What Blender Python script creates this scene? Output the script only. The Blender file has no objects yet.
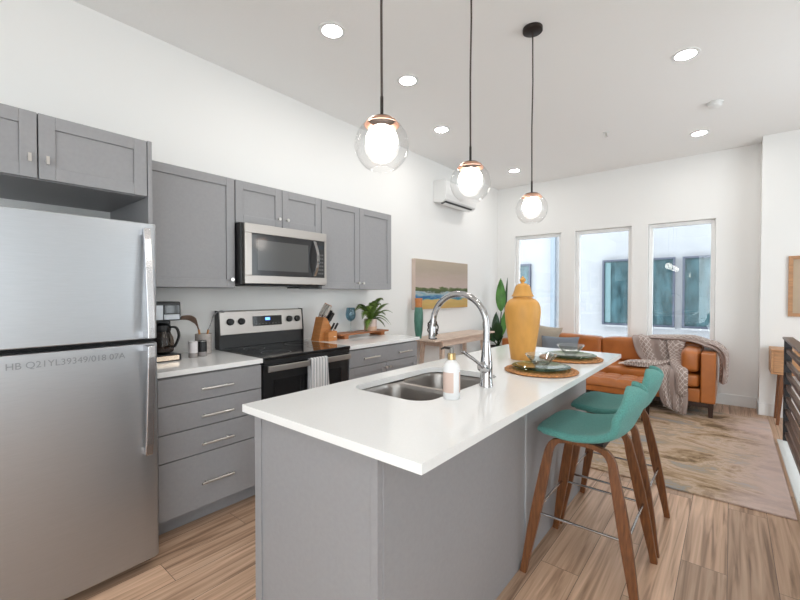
import bpy, math, random
from mathutils import Vector, Matrix
random.seed(7)
SC = bpy.context.scene
COL = SC.collection
PI = math.pi

# ---------------------------------------------------------------- camera
cam_d = bpy.data.cameras.new('camera'); cam = bpy.data.objects.new('camera', cam_d); COL.objects.link(cam)
cam.location = (0, 0, 1.335)
cam.rotation_euler = (math.radians(90-.95), 0, math.radians(39.4))
cam_d.sensor_width = 36; cam_d.lens = 403/800*36
cam_d.clip_start = 0.05
SC.camera = cam

# ---------------------------------------------------------------- world, exposure
w = bpy.data.worlds.new('daylight'); SC.world = w; w.use_nodes = True
bg = w.node_tree.nodes['Background']; bg.inputs[0].default_value = (0.90, 0.95, 1.0, 1); bg.inputs[1].default_value = 4.3
SC.view_settings.view_transform = 'Standard'; SC.view_settings.look = 'None'
SC.view_settings.gamma = 1; SC.view_settings.use_curve_mapping = False
SC.view_settings.exposure = 0.30
CAN_STRENGTH = 92.0
GLOBE_STRENGTH = 10.0

def portal(loc, rot, sx, sy):
    l = bpy.data.lights.new('window_daylight', 'AREA'); l.shape = 'RECTANGLE'; l.size = sx; l.size_y = sy
    l.cycles.is_portal = True
    o = bpy.data.objects.new('window_daylight', l); o.location = loc; o.rotation_euler = rot; COL.objects.link(o)
for cx, ww in ((-2.34, .73), (-1.41, .73), (-.50, .71)):
    portal((cx, 6.33, 1.42), (-PI/2, 0, 0), ww, 1.64)
portal((.55, -2.73, 1.3), (PI/2, 0, 0), 2.7, 2.35)  # from here on, portals for the added unseen windows
portal((2.10, -1.3, 1.45), (PI/2, 0, PI/2), 1.8, 2.2)
portal((2.10, 3.7, 1.45), (PI/2, 0, PI/2), 2.2, 2.2)

# ---------------------------------------------------------------- materials
MATS = {}
def mat(name, col=(.8, .8, .8), rough=.5, metal=0, spec=.5, **k):
    if name in MATS: return MATS[name]
    m = bpy.data.materials.new(name); m.use_nodes = True; MATS[name] = m
    nt = m.node_tree; b = nt.nodes['Principled BSDF']
    b.inputs['Base Color'].default_value = (*col, 1)
    b.inputs['Roughness'].default_value = rough
    b.inputs['Metallic'].default_value = metal
    b.inputs['Specular IOR Level'].default_value = spec
    for kk, v in k.items():
        if kk == 'aniso': b.inputs['Anisotropic'].default_value = v
        if kk == 'emit': b.inputs['Emission Color'].default_value = (*col, 1); b.inputs['Emission Strength'].default_value = v
        if kk == 'sheen': b.inputs['Sheen Weight'].default_value = v
        if kk == 'coat': b.inputs['Coat Weight'].default_value = v; b.inputs['Coat Roughness'].default_value = .1
        if kk == 'noise':   # (scale, amount, (stretch)) colour variation
            sc, amt, st = v
            tc = nt.nodes.new('ShaderNodeTexCoord'); mp = nt.nodes.new('ShaderNodeMapping'); mp.inputs['Scale'].default_value = st
            n = nt.nodes.new('ShaderNodeTexNoise'); n.inputs['Scale'].default_value = sc; n.inputs['Detail'].default_value = 4
            r = nt.nodes.new('ShaderNodeMapRange'); r.inputs[1].default_value = .3; r.inputs[2].default_value = .7
            r.inputs[3].default_value = 1-amt; r.inputs[4].default_value = 1+amt
            mx = nt.nodes.new('ShaderNodeVectorMath'); mx.operation = 'SCALE'; mx.inputs[0].default_value = col
            nt.links.new(tc.outputs['Object'], mp.inputs[0]); nt.links.new(mp.outputs[0], n.inputs['Vector'])
            nt.links.new(n.outputs[0], r.inputs[0]); nt.links.new(r.outputs[0], mx.inputs['Scale'])
            nt.links.new(mx.outputs[0], b.inputs['Base Color'])
        if kk == 'bump':
            sc, amt, st = v
            tc = nt.nodes.new('ShaderNodeTexCoord'); mp = nt.nodes.new('ShaderNodeMapping'); mp.inputs['Scale'].default_value = st
            n = nt.nodes.new('ShaderNodeTexNoise'); n.inputs['Scale'].default_value = sc; n.inputs['Detail'].default_value = 5
            bp = nt.nodes.new('ShaderNodeBump'); bp.inputs['Strength'].default_value = amt; bp.inputs['Distance'].default_value = .01
            nt.links.new(tc.outputs['Object'], mp.inputs[0]); nt.links.new(mp.outputs[0], n.inputs['Vector'])
            nt.links.new(n.outputs[0], bp.inputs['Height']); nt.links.new(bp.outputs[0], b.inputs['Normal'])
    return m

def glass(name, tint=(1, 1, 1), refl=1.0, rough=0.0, ior=1.45):
    """thin clear glass: tinted see-through mixed with a mirror reflection by Fresnel"""
    if name in MATS: return MATS[name]
    m = bpy.data.materials.new(name); m.use_nodes = True; MATS[name] = m
    nt = m.node_tree; nt.nodes.clear()
    o = nt.nodes.new('ShaderNodeOutputMaterial'); mx = nt.nodes.new('ShaderNodeMixShader')
    t = nt.nodes.new('ShaderNodeBsdfTransparent'); t.inputs[0].default_value = (*tint, 1)
    g = nt.nodes.new('ShaderNodeBsdfGlossy'); g.inputs['Roughness'].default_value = rough
    lw = nt.nodes.new('ShaderNodeLayerWeight'); lw.inputs[0].default_value = .5
    f = nt.nodes.new('ShaderNodeMath'); f.operation = 'POWER'; f.inputs[1].default_value = 4.0; nt.links.new(lw.outputs['Facing'], f.inputs[0])
    ml = nt.nodes.new('ShaderNodeMath'); ml.operation = 'MULTIPLY_ADD'; ml.inputs[1].default_value = .6*refl; ml.inputs[2].default_value = .04*refl; ml.use_clamp = True
    nt.links.new(f.outputs[0], ml.inputs[0]); nt.links.new(ml.outputs[0], mx.inputs[0])
    nt.links.new(t.outputs[0], mx.inputs[1]); nt.links.new(g.outputs[0], mx.inputs[2]); nt.links.new(mx.outputs[0], o.inputs[0])
    return m

ONE = (1, 1, 1)
M_wall = mat('wall_paint', (.87, .865, .85), .9, spec=.2, bump=(140, .05, ONE))
M_ceil = mat('ceiling_paint', (.90, .895, .885), .95, spec=.1, bump=(30, .12, ONE))
M_trim = mat('trim_paint', (.83, .83, .82), .5)
M_winframe = mat('window_vinyl', (.90, .90, .89), .35)
M_cab = mat('cabinet_grey', (.31, .308, .318), .42, noise=(60, .03, (1, 1, 1)))
M_cab_in = mat('cabinet_inside', (.20, .195, .195), .6)
M_gap = mat('shadow_gap_black', (.02, .02, .02), .8)
M_quartz = mat('white_quartz', (.89, .89, .88), .12, noise=(160, .012, ONE))
M_steel = mat('brushed_stainless', (.43, .445, .465), .38, .9, aniso=.6, bump=(40, .02, (1, 1, 40)), noise=(18, .03, (1, 1, 30)))
M_steel_d = mat('warm_stainless', (.46, .43, .405), .40, 1, bump=(40, .02, (1, 1, 40)))
M_sink = mat('sink_stainless', (.36, .335, .315), .33, 1, bump=(40, .02, (40, 1, 1)))
M_chrome = mat('chrome', (.52, .52, .53), .05, 1)
M_nickel = mat('satin_nickel', (.70, .68, .65), .28, 1)
M_black = mat('black_plastic', (.012, .012, .013), .35)
M_blackg = mat('black_ceramic_glass', (.008, .008, .009), .06, coat=.5)
M_mwglass = mat('microwave_dark_glass', (.035, .035, .037), .08)
M_copper = mat('copper', (.75, .45, .33), .3, 1)
M_bronze = mat('dark_bronze', (.035, .028, .025), .45, .6)
M_cord = mat('cord_brown', (.05, .035, .03), .7)
M_milk = mat('milk_globe_lit', (1, .95, .88), .3, emit=GLOBE_STRENGTH)
M_can = mat('led_diffuser_lit', (1, .975, .94), .5, emit=CAN_STRENGTH)
M_globe = glass('clear_globe_glass', (.985, .985, .985), .6)
M_pane = glass('window_pane_glass', (.97, .985, .98), .9)
M_cglass = glass('clear_tableware_glass', (.93, .96, .95), 1.3)
M_ggreen = glass('green_plate_glass', (.42, .55, .45), 1.0, .05)
def tglass(name, col, ior=1.45):
    m = mat(name, col, .0); m.node_tree.nodes['Principled BSDF'].inputs['Transmission Weight'].default_value = 1; m.node_tree.nodes['Principled BSDF'].inputs['IOR'].default_value = ior; return m
M_bowlglass = glass('bowl_glass', (.95, .97, .96), 2.6)
M_gclear0 = glass('pale_plate_glass', (.72, .80, .66), 1.3)
M_gclear = glass('pale_plate_solid_glass', (.80, .86, .72), 1.8)
M_gblue = glass('blue_goblet_glass', (.66, .80, .86), 1.0)
M_teal = mat('teal_fabric', (.10, .315, .28), .85, sheen=.15, noise=(220, .22, ONE), bump=(260, .5, ONE))
M_walnut = mat('walnut', (.165, .058, .017), .42, noise=(14, .35, (8, 8, .7)))
M_oak = mat('oak', (.48, .25, .12), .5, noise=(10, .2, (1, 6, 6)))
M_pale = mat('pale_ash', (.72, .56, .46), .5, noise=(8, .1, (6, 1, 6)))
M_acacia = mat('acacia', (.36, .13, .045), .45, noise=(12, .3, (8, 1, 8)))
M_knifeblock = mat('block_beech', (.50, .20, .06), .45, noise=(9, .15, (1, 1, 6)))
M_leather = mat('cognac_leather', (.44, .14, .032), .32, noise=(7, .12, ONE), bump=(90, .12, ONE))
M_wenge = mat('dark_wood_leg', (.04, .018, .012), .4)
M_ochre = mat('ochre_ceramic', (.64, .32, .072), .5, noise=(26, .07, (1, 1, .4)))
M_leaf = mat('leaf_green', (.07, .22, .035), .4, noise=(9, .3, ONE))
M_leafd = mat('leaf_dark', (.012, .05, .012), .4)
M_fern = mat('fern_green', (.10, .17, .025), .5, noise=(20, .3, ONE))
M_pot = mat('blush_ceramic', (.66, .52, .47), .6)
M_potband = mat('tan_glaze', (.60, .38, .26), .5)
M_potblack = mat('black_planter', (.02, .02, .02), .5)
M_soil = mat('soil', (.03, .02, .012), .95)
M_beige = mat('beige_linen', (.42, .36, .29), .9, noise=(150, .1, ONE))
M_slate = mat('slate_blue_fabric', (.20, .23, .27), .9, noise=(150, .1, ONE))
M_green_vase = mat('sage_green_glaze', (.065, .19, .145), .4, noise=(12, .2, (4, 4, 1)))
M_copperg = mat('orange_glaze', (.50, .17, .035), .4, noise=(30, .25, (4, 4, 1)))
M_white_pl = mat('white_plastic', (.80, .80, .80), .35)
M_label = mat('blush_paper', (.66, .50, .43), .7)
M_brass = mat('antique_brass', (.55, .40, .20), .3, 1)
M_ac = mat('appliance_white', (.80, .80, .79), .4)
M_curb = mat('curb_white', (.80, .82, .81), .5)
M_slat = mat('bronze_slat', (.12, .075, .06), .38, .5)
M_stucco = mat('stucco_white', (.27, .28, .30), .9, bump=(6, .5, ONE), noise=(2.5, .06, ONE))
M_nframe = mat('neighbour_window_frame', (.05, .06, .09), .5)
M_nglass = mat('neighbour_window_glass', (.038, .075, .088), .05, noise=(3, .5, (3, 1, 1)))
M_curtain = mat('neighbour_curtain', (.12, .20, .22), .8)
M_pipe = mat('downspout_blue', (.165, .20, .24), .6)
M_print = mat('printed_ink', (.22, .23, .24), .6)
M_display = mat('display_blue_lit', (.10, .28, 1.0), .5, emit=2.5)
M_grey_rub = mat('grey_silicone', (.30, .30, .31), .6)
M_brown_sp = mat('brown_nylon', (.22, .14, .10), .6)
M_stone = mat('grey_stone_crock', (.48, .43, .40), .7, noise=(40, .15, ONE))
M_wood_h = mat('orange_wood', (.62, .27, .07), .5)
M_pink = mat('salt_white', (.78, .74, .75), .4)
M_ground = mat('outside_ground', (.35, .36, .35), .9)
M_stairwall = mat('stair_paint', (.78, .78, .76), .9)

def floor_mat():
    m = bpy.data.materials.new('vinyl_planks'); m.use_nodes = True; nt = m.node_tree; N = nt.nodes; L = nt.links
    b = N['Principled BSDF']; tc = N.new('ShaderNodeTexCoord'); sx = N.new('ShaderNodeSeparateXYZ'); cx = N.new('ShaderNodeCombineXYZ')
    L.new(tc.outputs['Object'], sx.inputs[0]); L.new(sx.outputs[1], cx.inputs[0]); L.new(sx.outputs[0], cx.inputs[1])
    br = N.new('ShaderNodeTexBrick'); br.inputs['Scale'].default_value = 1; br.inputs['Mortar Size'].default_value = .0012
    br.inputs['Brick Width'].default_value = 1.22; br.inputs['Row Height'].default_value = .18; br.offset = .37
    br.inputs['Color1'].default_value = (0, 0, 0, 1); br.inputs['Color2'].default_value = (1, 1, 1, 1); br.inputs['Mortar'].default_value = (.5, .5, .5, 1)
    L.new(cx.outputs[0], br.inputs['Vector'])
    # grain: noise stretched along the plank, shifted per plank
    mp = N.new('ShaderNodeMapping'); mp.inputs['Scale'].default_value = (.9, 20, 1); L.new(cx.outputs[0], mp.inputs[0])
    ad = N.new('ShaderNodeVectorMath'); ad.operation = 'ADD'; L.new(mp.outputs[0], ad.inputs[0])
    sc = N.new('ShaderNodeVectorMath'); sc.operation = 'SCALE'; sc.inputs['Scale'].default_value = 37; L.new(br.outputs['Color'], sc.inputs[0]); L.new(sc.outputs[0], ad.inputs[1])
    n1 = N.new('ShaderNodeTexNoise'); n1.inputs['Scale'].default_value = 1.6; n1.inputs['Detail'].default_value = 7; n1.inputs['Distortion'].default_value = 1.0; L.new(ad.outputs[0], n1.inputs['Vector'])
    r = N.new('ShaderNodeValToRGB'); L.new(n1.outputs[0], r.inputs[0])
    e = r.color_ramp.elements; e[0].position = .30; e[0].color = (.29, .17, .105, 1); e[1].position = .72; e[1].color = (.74, .50, .35, 1)
    x = e.new(.47); x.color = (.55, .35, .23, 1)
    x = e.new(.58); x.color = (.63, .42, .29, 1)
    mr = N.new('ShaderNodeMapRange'); mr.inputs[3].default_value = .78; mr.inputs[4].default_value = 1.16; L.new(br.outputs['Color'], mr.inputs[0])
    ml = N.new('ShaderNodeVectorMath'); ml.operation = 'SCALE'; L.new(r.outputs[0], ml.inputs[0]); L.new(mr.outputs[0], ml.inputs['Scale'])
    mx = N.new('ShaderNodeMix'); mx.data_type = 'RGBA'; L.new(br.outputs['Fac'], mx.inputs[0]); L.new(ml.outputs[0], mx.inputs[6]); mx.inputs[7].default_value = (.10, .065, .045, 1)
    L.new(mx.outputs[2], b.inputs['Base Color']); b.inputs['Roughness'].default_value = .42
    bp = N.new('ShaderNodeBump'); bp.inputs['Strength'].default_value = .12; bp.inputs['Distance'].default_value = .004; L.new(n1.outputs[0], bp.inputs['Height']); L.new(bp.outputs[0], b.inputs['Normal'])
    return m
M_floor = floor_mat()

def rug_mat():
    m = bpy.data.materials.new('abstract_rug'); m.use_nodes = True; nt = m.node_tree; N = nt.nodes; L = nt.links
    b = N['Principled BSDF']; tc = N.new('ShaderNodeTexCoord')
    mp = N.new('ShaderNodeMapping'); mp.inputs['Scale'].default_value = (1.0, 1.9, 1); mp.inputs['Location'].default_value = (1.7, .4, 0); L.new(tc.outputs['Object'], mp.inputs[0])
    n = N.new('ShaderNodeTexNoise'); n.inputs['Scale'].default_value = 1.6; n.inputs['Detail'].default_value = 9; n.inputs['Roughness'].default_value = .72; n.inputs['Distortion'].default_value = .5; L.new(mp.outputs[0], n.inputs['Vector'])
    r = N.new('ShaderNodeValToRGB'); L.new(n.outputs[0], r.inputs[0]); e = r.color_ramp.elements
    e[0].position = .38; e[0].color = (.17, .105, .055, 1); e[1].position = .66; e[1].color = (.25, .27, .285, 1)
    for p, c in ((.43, (.32, .21, .12)), (.47, (.47, .33, .21)), (.51, (.58, .43, .33)), (.55, (.42, .30, .19)), (.59, (.36, .33, .30))):
        x = e.new(p); x.color = (*c, 1)
    # pinkish zone towards the railing side of the rug
    sx = N.new('ShaderNodeSeparateXYZ'); L.new(tc.outputs['Object'], sx.inputs[0])
    n2 = N.new('ShaderNodeTexNoise'); n2.inputs['Scale'].default_value = 2.2; n2.inputs['Detail'].default_value = 5; L.new(tc.outputs['Object'], n2.inputs['Vector'])
    a = N.new('ShaderNodeMath'); a.operation = 'MULTIPLY_ADD'; a.inputs[1].default_value = .9; L.new(n2.outputs[0], a.inputs[0]); L.new(sx.outputs[0], a.inputs[2])
    mr = N.new('ShaderNodeMapRange'); mr.inputs[1].default_value = 1.25; mr.inputs[2].default_value = 1.6; L.new(a.outputs[0], mr.inputs[0])
    ml = N.new('ShaderNodeMath'); ml.operation = 'MULTIPLY'; ml.inputs[1].default_value = .75; L.new(mr.outputs[0], ml.inputs[0])
    mx = N.new('ShaderNodeMix'); mx.data_type = 'RGBA'; L.new(ml.outputs[0], mx.inputs[0]); L.new(r.outputs[0], mx.inputs[6]); mx.inputs[7].default_value = (.64, .49, .45, 1)
    L.new(mx.outputs[2], b.inputs['Base Color']); b.inputs['Roughness'].default_value = .95
    n3 = N.new('ShaderNodeTexNoise'); n3.inputs['Scale'].default_value = 180; L.new(tc.outputs['Object'], n3.inputs['Vector'])
    bp = N.new('ShaderNodeBump'); bp.inputs['Strength'].default_value = .5; bp.inputs['Distance'].default_value = .006; L.new(n3.outputs[0], bp.inputs['Height']); L.new(bp.outputs[0], b.inputs['Normal'])
    return m

def throw_mat():
    m = bpy.data.materials.new('knit_throw'); m.use_nodes = True; nt = m.node_tree; N = nt.nodes; L = nt.links
    b = N['Principled BSDF']; uv = N.new('ShaderNodeUVMap'); uv.uv_map = 'UVMap'
    sx = N.new('ShaderNodeSeparateXYZ'); L.new(uv.outputs[0], sx.inputs[0])
    def math_(op, a, c=None, d=None):
        q = N.new('ShaderNodeMath'); q.operation = op
        for i, v in enumerate((a, c, d)):
            if v is None: continue
            if hasattr(v, 'links'): L.new(v, q.inputs[i])
            else: q.inputs[i].default_value = v
        return q.outputs[0]
    # lattice of cream diamonds on taupe, in metres along the cloth
    P = .06
    a = math_('PINGPONG', math_('ADD', sx.outputs[0], sx.outputs[1]), P/2)
    c = math_('PINGPONG', math_('SUBTRACT', sx.outputs[0], sx.outputs[1]), P/2)
    mn = math_('MINIMUM', a, c); lt = math_('LESS_THAN', mn, .005)
    band = math_('GREATER_THAN', math_('PINGPONG', sx.outputs[0], .13), .055)
    f = math_('MULTIPLY', lt, band)
    mx = N.new('ShaderNodeMix'); mx.data_type = 'RGBA'; L.new(f, mx.inputs[0]); mx.inputs[6].default_value = (.36, .28, .25, 1); mx.inputs[7].default_value = (.66, .57, .52, 1)
    L.new(mx.outputs[2], b.inputs['Base Color']); b.inputs['Roughness'].default_value = .95
    n3 = N.new('ShaderNodeTexNoise'); n3.inputs['Scale'].default_value = 90; tc = N.new('ShaderNodeTexCoord'); L.new(tc.outputs['Object'], n3.inputs['Vector'])
    h = math_('ADD', n3.outputs[0], f)
    bp = N.new('ShaderNodeBump'); bp.inputs['Strength'].default_value = .6; bp.inputs['Distance'].default_value = .006; L.new(h, bp.inputs['Height']); L.new(bp.outputs[0], b.inputs['Normal'])
    return m

def ramp_mat(name, stops, axis, noise_amt, lo, hi, nscale=3, stretch=(1, 1, 1), rough=.7):
    """colours laid out along one object axis and broken up by noise (paintings, stripes)"""
    m = bpy.data.materials.new(name); m.use_nodes = True; nt = m.node_tree; N = nt.nodes; L = nt.links
    b = N['Principled BSDF']; tc = N.new('ShaderNodeTexCoord'); sx = N.new('ShaderNodeSeparateXYZ'); L.new(tc.outputs['Object'], sx.inputs[0])
    mp = N.new('ShaderNodeMapping'); mp.inputs['Scale'].default_value = stretch; L.new(tc.outputs['Object'], mp.inputs[0])
    n = N.new('ShaderNodeTexNoise'); n.inputs['Scale'].default_value = nscale; n.inputs['Detail'].default_value = 5; L.new(mp.outputs[0], n.inputs['Vector'])
    mr = N.new('ShaderNodeMapRange'); mr.inputs[1].default_value = lo; mr.inputs[2].default_value = hi; L.new(sx.outputs[axis], mr.inputs[0])
    s = N.new('ShaderNodeMath'); s.operation = 'SUBTRACT'; s.inputs[1].default_value = .5; L.new(n.outputs[0], s.inputs[0])
    a = N.new('ShaderNodeMath'); a.operation = 'MULTIPLY_ADD'; a.inputs[1].default_value = noise_amt; L.new(s.outputs[0], a.inputs[0]); L.new(mr.outputs[0], a.inputs[2])
    r = N.new('ShaderNodeValToRGB'); L.new(a.outputs[0], r.inputs[0]); e = r.color_ramp.elements
    e[0].position = stops[0][0]; e[0].color = (*stops[0][1], 1); e[1].position = stops[-1][0]; e[1].color = (*stops[-1][1], 1)
    for p, c in stops[1:-1]: x = e.new(p); x.color = (*c, 1)
    L.new(r.outputs[0], b.inputs['Base Color']); b.inputs['Roughness'].default_value = rough
    return m

# ---------------------------------------------------------------- mesh builder
ORG = {}
class MB:
    def __init__(s): s.v = []; s.f = []; s.uv = {}
    def add(s, vs, fs):
        o = len(s.v); s.v += [tuple(p) for p in vs]; s.f += [tuple(i+o for i in f) for f in fs]; return s
    def box(s, x0, x1, y0, y1, z0, z1):
        return s.add([(x0,y0,z0),(x1,y0,z0),(x1,y1,z0),(x0,y1,z0),(x0,y0,z1),(x1,y0,z1),(x1,y1,z1),(x0,y1,z1)],
                     [(0,3,2,1),(4,5,6,7),(0,1,5,4),(1,2,6,5),(2,3,7,6),(3,0,4,7)])
    def loops(s, ls, cap0=True, cap1=True, closed=True):
        n = len(ls[0]); vs = [p for l in ls for p in l]; fs = []
        for i in range(len(ls)-1):
            for j in range(n if closed else n-1):
                k = (j+1) % n; fs.append((i*n+j, i*n+k, (i+1)*n+k, (i+1)*n+j))
        if cap0: fs.append(tuple(reversed(range(n))))
        if cap1: fs.append(tuple((len(ls)-1)*n+j for j in range(n)))
        return s.add(vs, fs)
    def lathe(s, prof, c=(0, 0, 0), seg=32, cap0=False, cap1=False, squash=(1, 1)):
        return s.loops([[(c[0]+r*squash[0]*math.cos(2*PI*j/seg), c[1]+r*squash[1]*math.sin(2*PI*j/seg), c[2]+z) for j in range(seg)] for r, z in prof], cap0, cap1)
    def tube(s, pts, r, seg=10, cap=True):
        pts = [Vector(p) for p in pts]; rs = r if isinstance(r, (list, tuple)) else [r]*len(pts); ls = []; up = None
        for i, p in enumerate(pts):
            t = (pts[min(i+1, len(pts)-1)]-pts[max(i-1, 0)]).normalized()
            if up is None:
                up = Vector((0, 0, 1)) if abs(t.z) < .9 else Vector((1, 0, 0))
            a = t.cross(up).normalized(); up = a.cross(t).normalized()
            ls.append([tuple(p+rs[i]*(math.cos(2*PI*j/seg)*a+math.sin(2*PI*j/seg)*up)) for j in range(seg)])
        return s.loops(ls, cap, cap)
    def sweep(s, pts, wdir, w_, th):
        """rectangular strip swept on a path; wdir = width direction, th across it"""
        pts = [Vector(p) for p in pts]; wd = Vector(wdir).normalized(); ls = []
        for i, p in enumerate(pts):
            t = (pts[min(i+1, len(pts)-1)]-pts[max(i-1, 0)]).normalized(); n = t.cross(wd).normalized()
            wi = w_[i] if isinstance(w_, (list, tuple)) else w_
            ls.append([tuple(p+wd*a*wi/2+n*b*th/2) for a, b in ((-1, -1), (1, -1), (1, 1), (-1, 1))])
        return s.loops(ls)
    def prism(s, poly, axis, a, b):
        def P(u, v, t): return {'x': (t, u, v), 'y': (u, t, v), 'z': (u, v, t)}[axis]
        return s.loops([[P(u, v, a) for u, v in poly], [P(u, v, b) for u, v in poly]])
    def sphere(s, c, r, seg=16, rings=10, sc=(1, 1, 1)):
        pr = [(max(1e-4, math.sin(PI*i/rings)), -math.cos(PI*i/rings)) for i in range(rings+1)]
        return s.loops([[(c[0]+r*sc[0]*q*math.cos(2*PI*j/seg), c[1]+r*sc[1]*q*math.sin(2*PI*j/seg), c[2]+r*sc[2]*z) for j in range(seg)] for q, z in pr])
    def grid(s, fn, nu, nv):
        return s.add([fn(i/nu, j/nv) for i in range(nu+1) for j in range(nv+1)],
                     [(i*(nv+1)+j, (i+1)*(nv+1)+j, (i+1)*(nv+1)+j+1, i*(nv+1)+j+1) for i in range(nu) for j in range(nv)])
    def move(s, M): s.v = [tuple(M @ Vector(p)) for p in s.v]; return s
    def build(s, name, m, parent=None, o=None, bevel=0, smooth=False, sub=0, solid=0, seg=2, off=-1):
        org = Vector(ORG[parent.name]) if parent is not None else Vector(o or (0, 0, 0))
        me = bpy.data.meshes.new(name); me.from_pydata([tuple(Vector(p)-org) for p in s.v], [], s.f)
        import bmesh as _b
        b = _b.new(); b.from_mesh(me); _b.ops.recalc_face_normals(b, faces=b.faces); b.to_mesh(me); b.free()
        ob = bpy.data.objects.new(name, me); COL.objects.link(ob)
        if isinstance(m, (list, tuple)):
            for q in m: me.materials.append(q)
        else: me.materials.append(m)
        if parent is not None: ob.parent = parent
        else: ob.location = org
        ORG[ob.name] = tuple(org)
        if solid:
            q = ob.modifiers.new('thickness', 'SOLIDIFY'); q.thickness = solid; q.offset = off
        if bevel:
            q = ob.modifiers.new('bevel', 'BEVEL'); q.width = bevel; q.segments = seg; q.limit_method = 'ANGLE'; q.angle_limit = math.radians(40)
            q.harden_normals = False
        if sub:
            q = ob.modifiers.new('smooth', 'SUBSURF'); q.levels = sub; q.render_levels = sub
        if smooth or sub:
            for p in me.polygons: p.use_smooth = True
            if not sub:
                try: me.set_sharp_from_angle(angle=math.radians(40))
                except Exception: pass
        return ob

def thing(name, loc, label, cat, group=None):
    o = bpy.data.objects.new(name, None); COL.objects.link(o); o.location = loc; o.empty_display_size = .05
    ORG[o.name] = tuple(loc); return tag(o, label, cat, group)
def tag(o, label, cat, group=None):
    o['label'] = label; o['category'] = cat
    if group: o['group'] = group
    return o
def struct(o): o['kind'] = 'structure'; return o
def dup(root, loc, label, group=None, rz=None):
    def cp(o, par):
        c = o.copy(); COL.objects.link(c)
        if par is not None: c.parent = par
        for ch in [x for x in list(bpy.data.objects) if x.parent == o]: cp(ch, c)
        return c
    r = cp(root, None); r.location = loc; r['label'] = label
    if rz is not None: r.rotation_euler.z = rz
    if group: r['group'] = group
    return r
def rrect(x0, x1, y0, y1, r, z, n=6):
    out = []
    for cx, cy, a0 in ((x1-r, y1-r, 0), (x0+r, y1-r, PI/2), (x0+r, y0+r, PI), (x1-r, y0+r, 3*PI/2)):
        for i in range(n+1):
            a = a0+PI/2*i/n; out.append((cx+r*math.cos(a), cy+r*math.sin(a), z))
    return out
def smoothpath(pts, n=6):
    """Catmull-Rom through points"""
    P = [Vector(p) for p in pts]; P = [2*P[0]-P[1]]+P+[2*P[-1]-P[-2]]; out = []
    for i in range(1, len(P)-2):
        for k in range(n):
            t = k/n; a, b, c, d = P[i-1:i+3]
            out.append(.5*((2*b)+(c-a)*t+(2*a-5*b+4*c-d)*t*t+(3*b-a-3*c+d)*t**3))
    out.append(P[-2]); return out

# ================================================================ THE ROOM
LX, FY, H = -3.0, 6.21, 3.05
WX0, WX1 = -2.705, -1.973
wins = [(-2.705, -1.975), (-1.779, -1.048), (-.856, -.15)]
SILL, HEAD = .60, 2.247
WT = .16
# stairwell opening
SX0, SX1, SY0, SY1 = .46, 1.46, 1.3, 5.0
f = MB()
for x0, x1, y0, y1 in ((-3.1, SX0, -2.8, 6.3), (SX1, 2.3, -2.8, 6.3), (SX0, SX1, -2.8, SY0), (SX0, SX1, SY1, 6.3)):
    f.box(x0, x1, y0, y1, -.2, 0)
struct(f.build('floor', M_floor))
struct(MB().box(-3.1, 2.3, -2.8, 6.4, H, H+.1).build('ceiling', M_ceil))
struct(MB().box(LX-.15, LX, -2.8, 6.4, 0, H).build('wall_left', M_wall))
b = MB(); xs = [LX]+[q for w_ in wins for q in w_]+[.257]
for i in range(0, len(xs), 2): b.box(xs[i], xs[i+1], FY, FY+WT, 0, H)
for x0, x1 in wins: b.box(x0, x1, FY, FY+WT, 0, SILL); b.box(x0, x1, FY, FY+WT, HEAD, H)
struct(b.build('wall_back', M_wall))
struct(MB().box(.25, 2.3, 5.93, 6.37, 0, H).build('wall_back_projection', M_wall))
b = MB(); b.box(2.0, 2.15, -2.8, -2.2, 0, H).box(2.0, 2.15, -.4, 2.6, 0, H).box(2.0, 2.15, 4.8, 5.93, 0, H).box(2.0, 2.15, 2.6, 4.8, 0, .35).box(2.0, 2.15, 2.6, 4.8, 2.55, H).box(2.0, 2.15, -2.2, -.4, 0, .35).box(2.0, 2.15, -2.2, -.4, 2.55, H)
struct(b.build('wall_right', M_wall))
b = MB(); b.box(LX, -.8, -2.75, -2.6, 0, H); b.box(1.9, 2.0, -2.75, -2.6, 0, H); b.box(-.8, 1.9, -2.75, -2.6, 2.5, H)
struct(b.build('wall_front', M_wall))
# stairwell shaft and steps below the floor
b = MB(); b.box(SX0-.02, SX0, SY0, SY1, -2.6, -.2); b.box(SX1, SX1+.02, SY0, SY1, -2.6, -.2); b.box(SX0, SX1, SY0-.02, SY0, -2.6, -.2); b.box(SX0, SX1, SY1, SY1+.02, -2.6, -.2)
b.box(SX0, SX1, SY0, SY1, -2.65, -2.6)
struct(b.build('wall_stairwell', M_stairwall))
b = MB()
for i in range(12): b.box(SX0+.001, SX1-.001, SY0+.25*i, SY0+.25*(i+1), -.19*(i+1)-.19, -.19*(i+1))
struct(b.build('stairs', M_floor))
# windows
def window(n, x0, x1, z0, z1, y, out=1):
    fr = MB(); t = .045; d0, d1 = y, y+.06
    fr.box(x0, x0+t, d0, d1, z0, z1); fr.box(x1-t, x1, d0, d1, z0, z1); fr.box(x0+t, x1-t, d0, d1, z1-t, z1); fr.box(x0+t, x1-t, d0, d1, z0, z0+t)
    r = struct(fr.build('window_%d' % n, M_winframe, bevel=.003, o=(x0, y, z0)))
    MB().box(x0+t-.005, x1-t+.005, y+.028, y+.034, z0+t-.005, z1-t+.005).build('pane', M_pane, r)
for i, (x0, x1) in enumerate(wins):
    window(i+1, x0+.003, x1-.003, SILL+.003, HEAD-.003, FY+.055)
    struct(MB().box(x0-.02, x1+.02, FY-.025, FY+.054, SILL-.02, SILL+.002).build('trim_%d' % (i+1), M_trim, bevel=.003))
window(4, -.8, .55, .02, 2.50, -2.70); window(5, .55, 1.9, .02, 2.50, -2.70)  # added windows, unseen behind the camera, to let in more daylight
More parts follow.
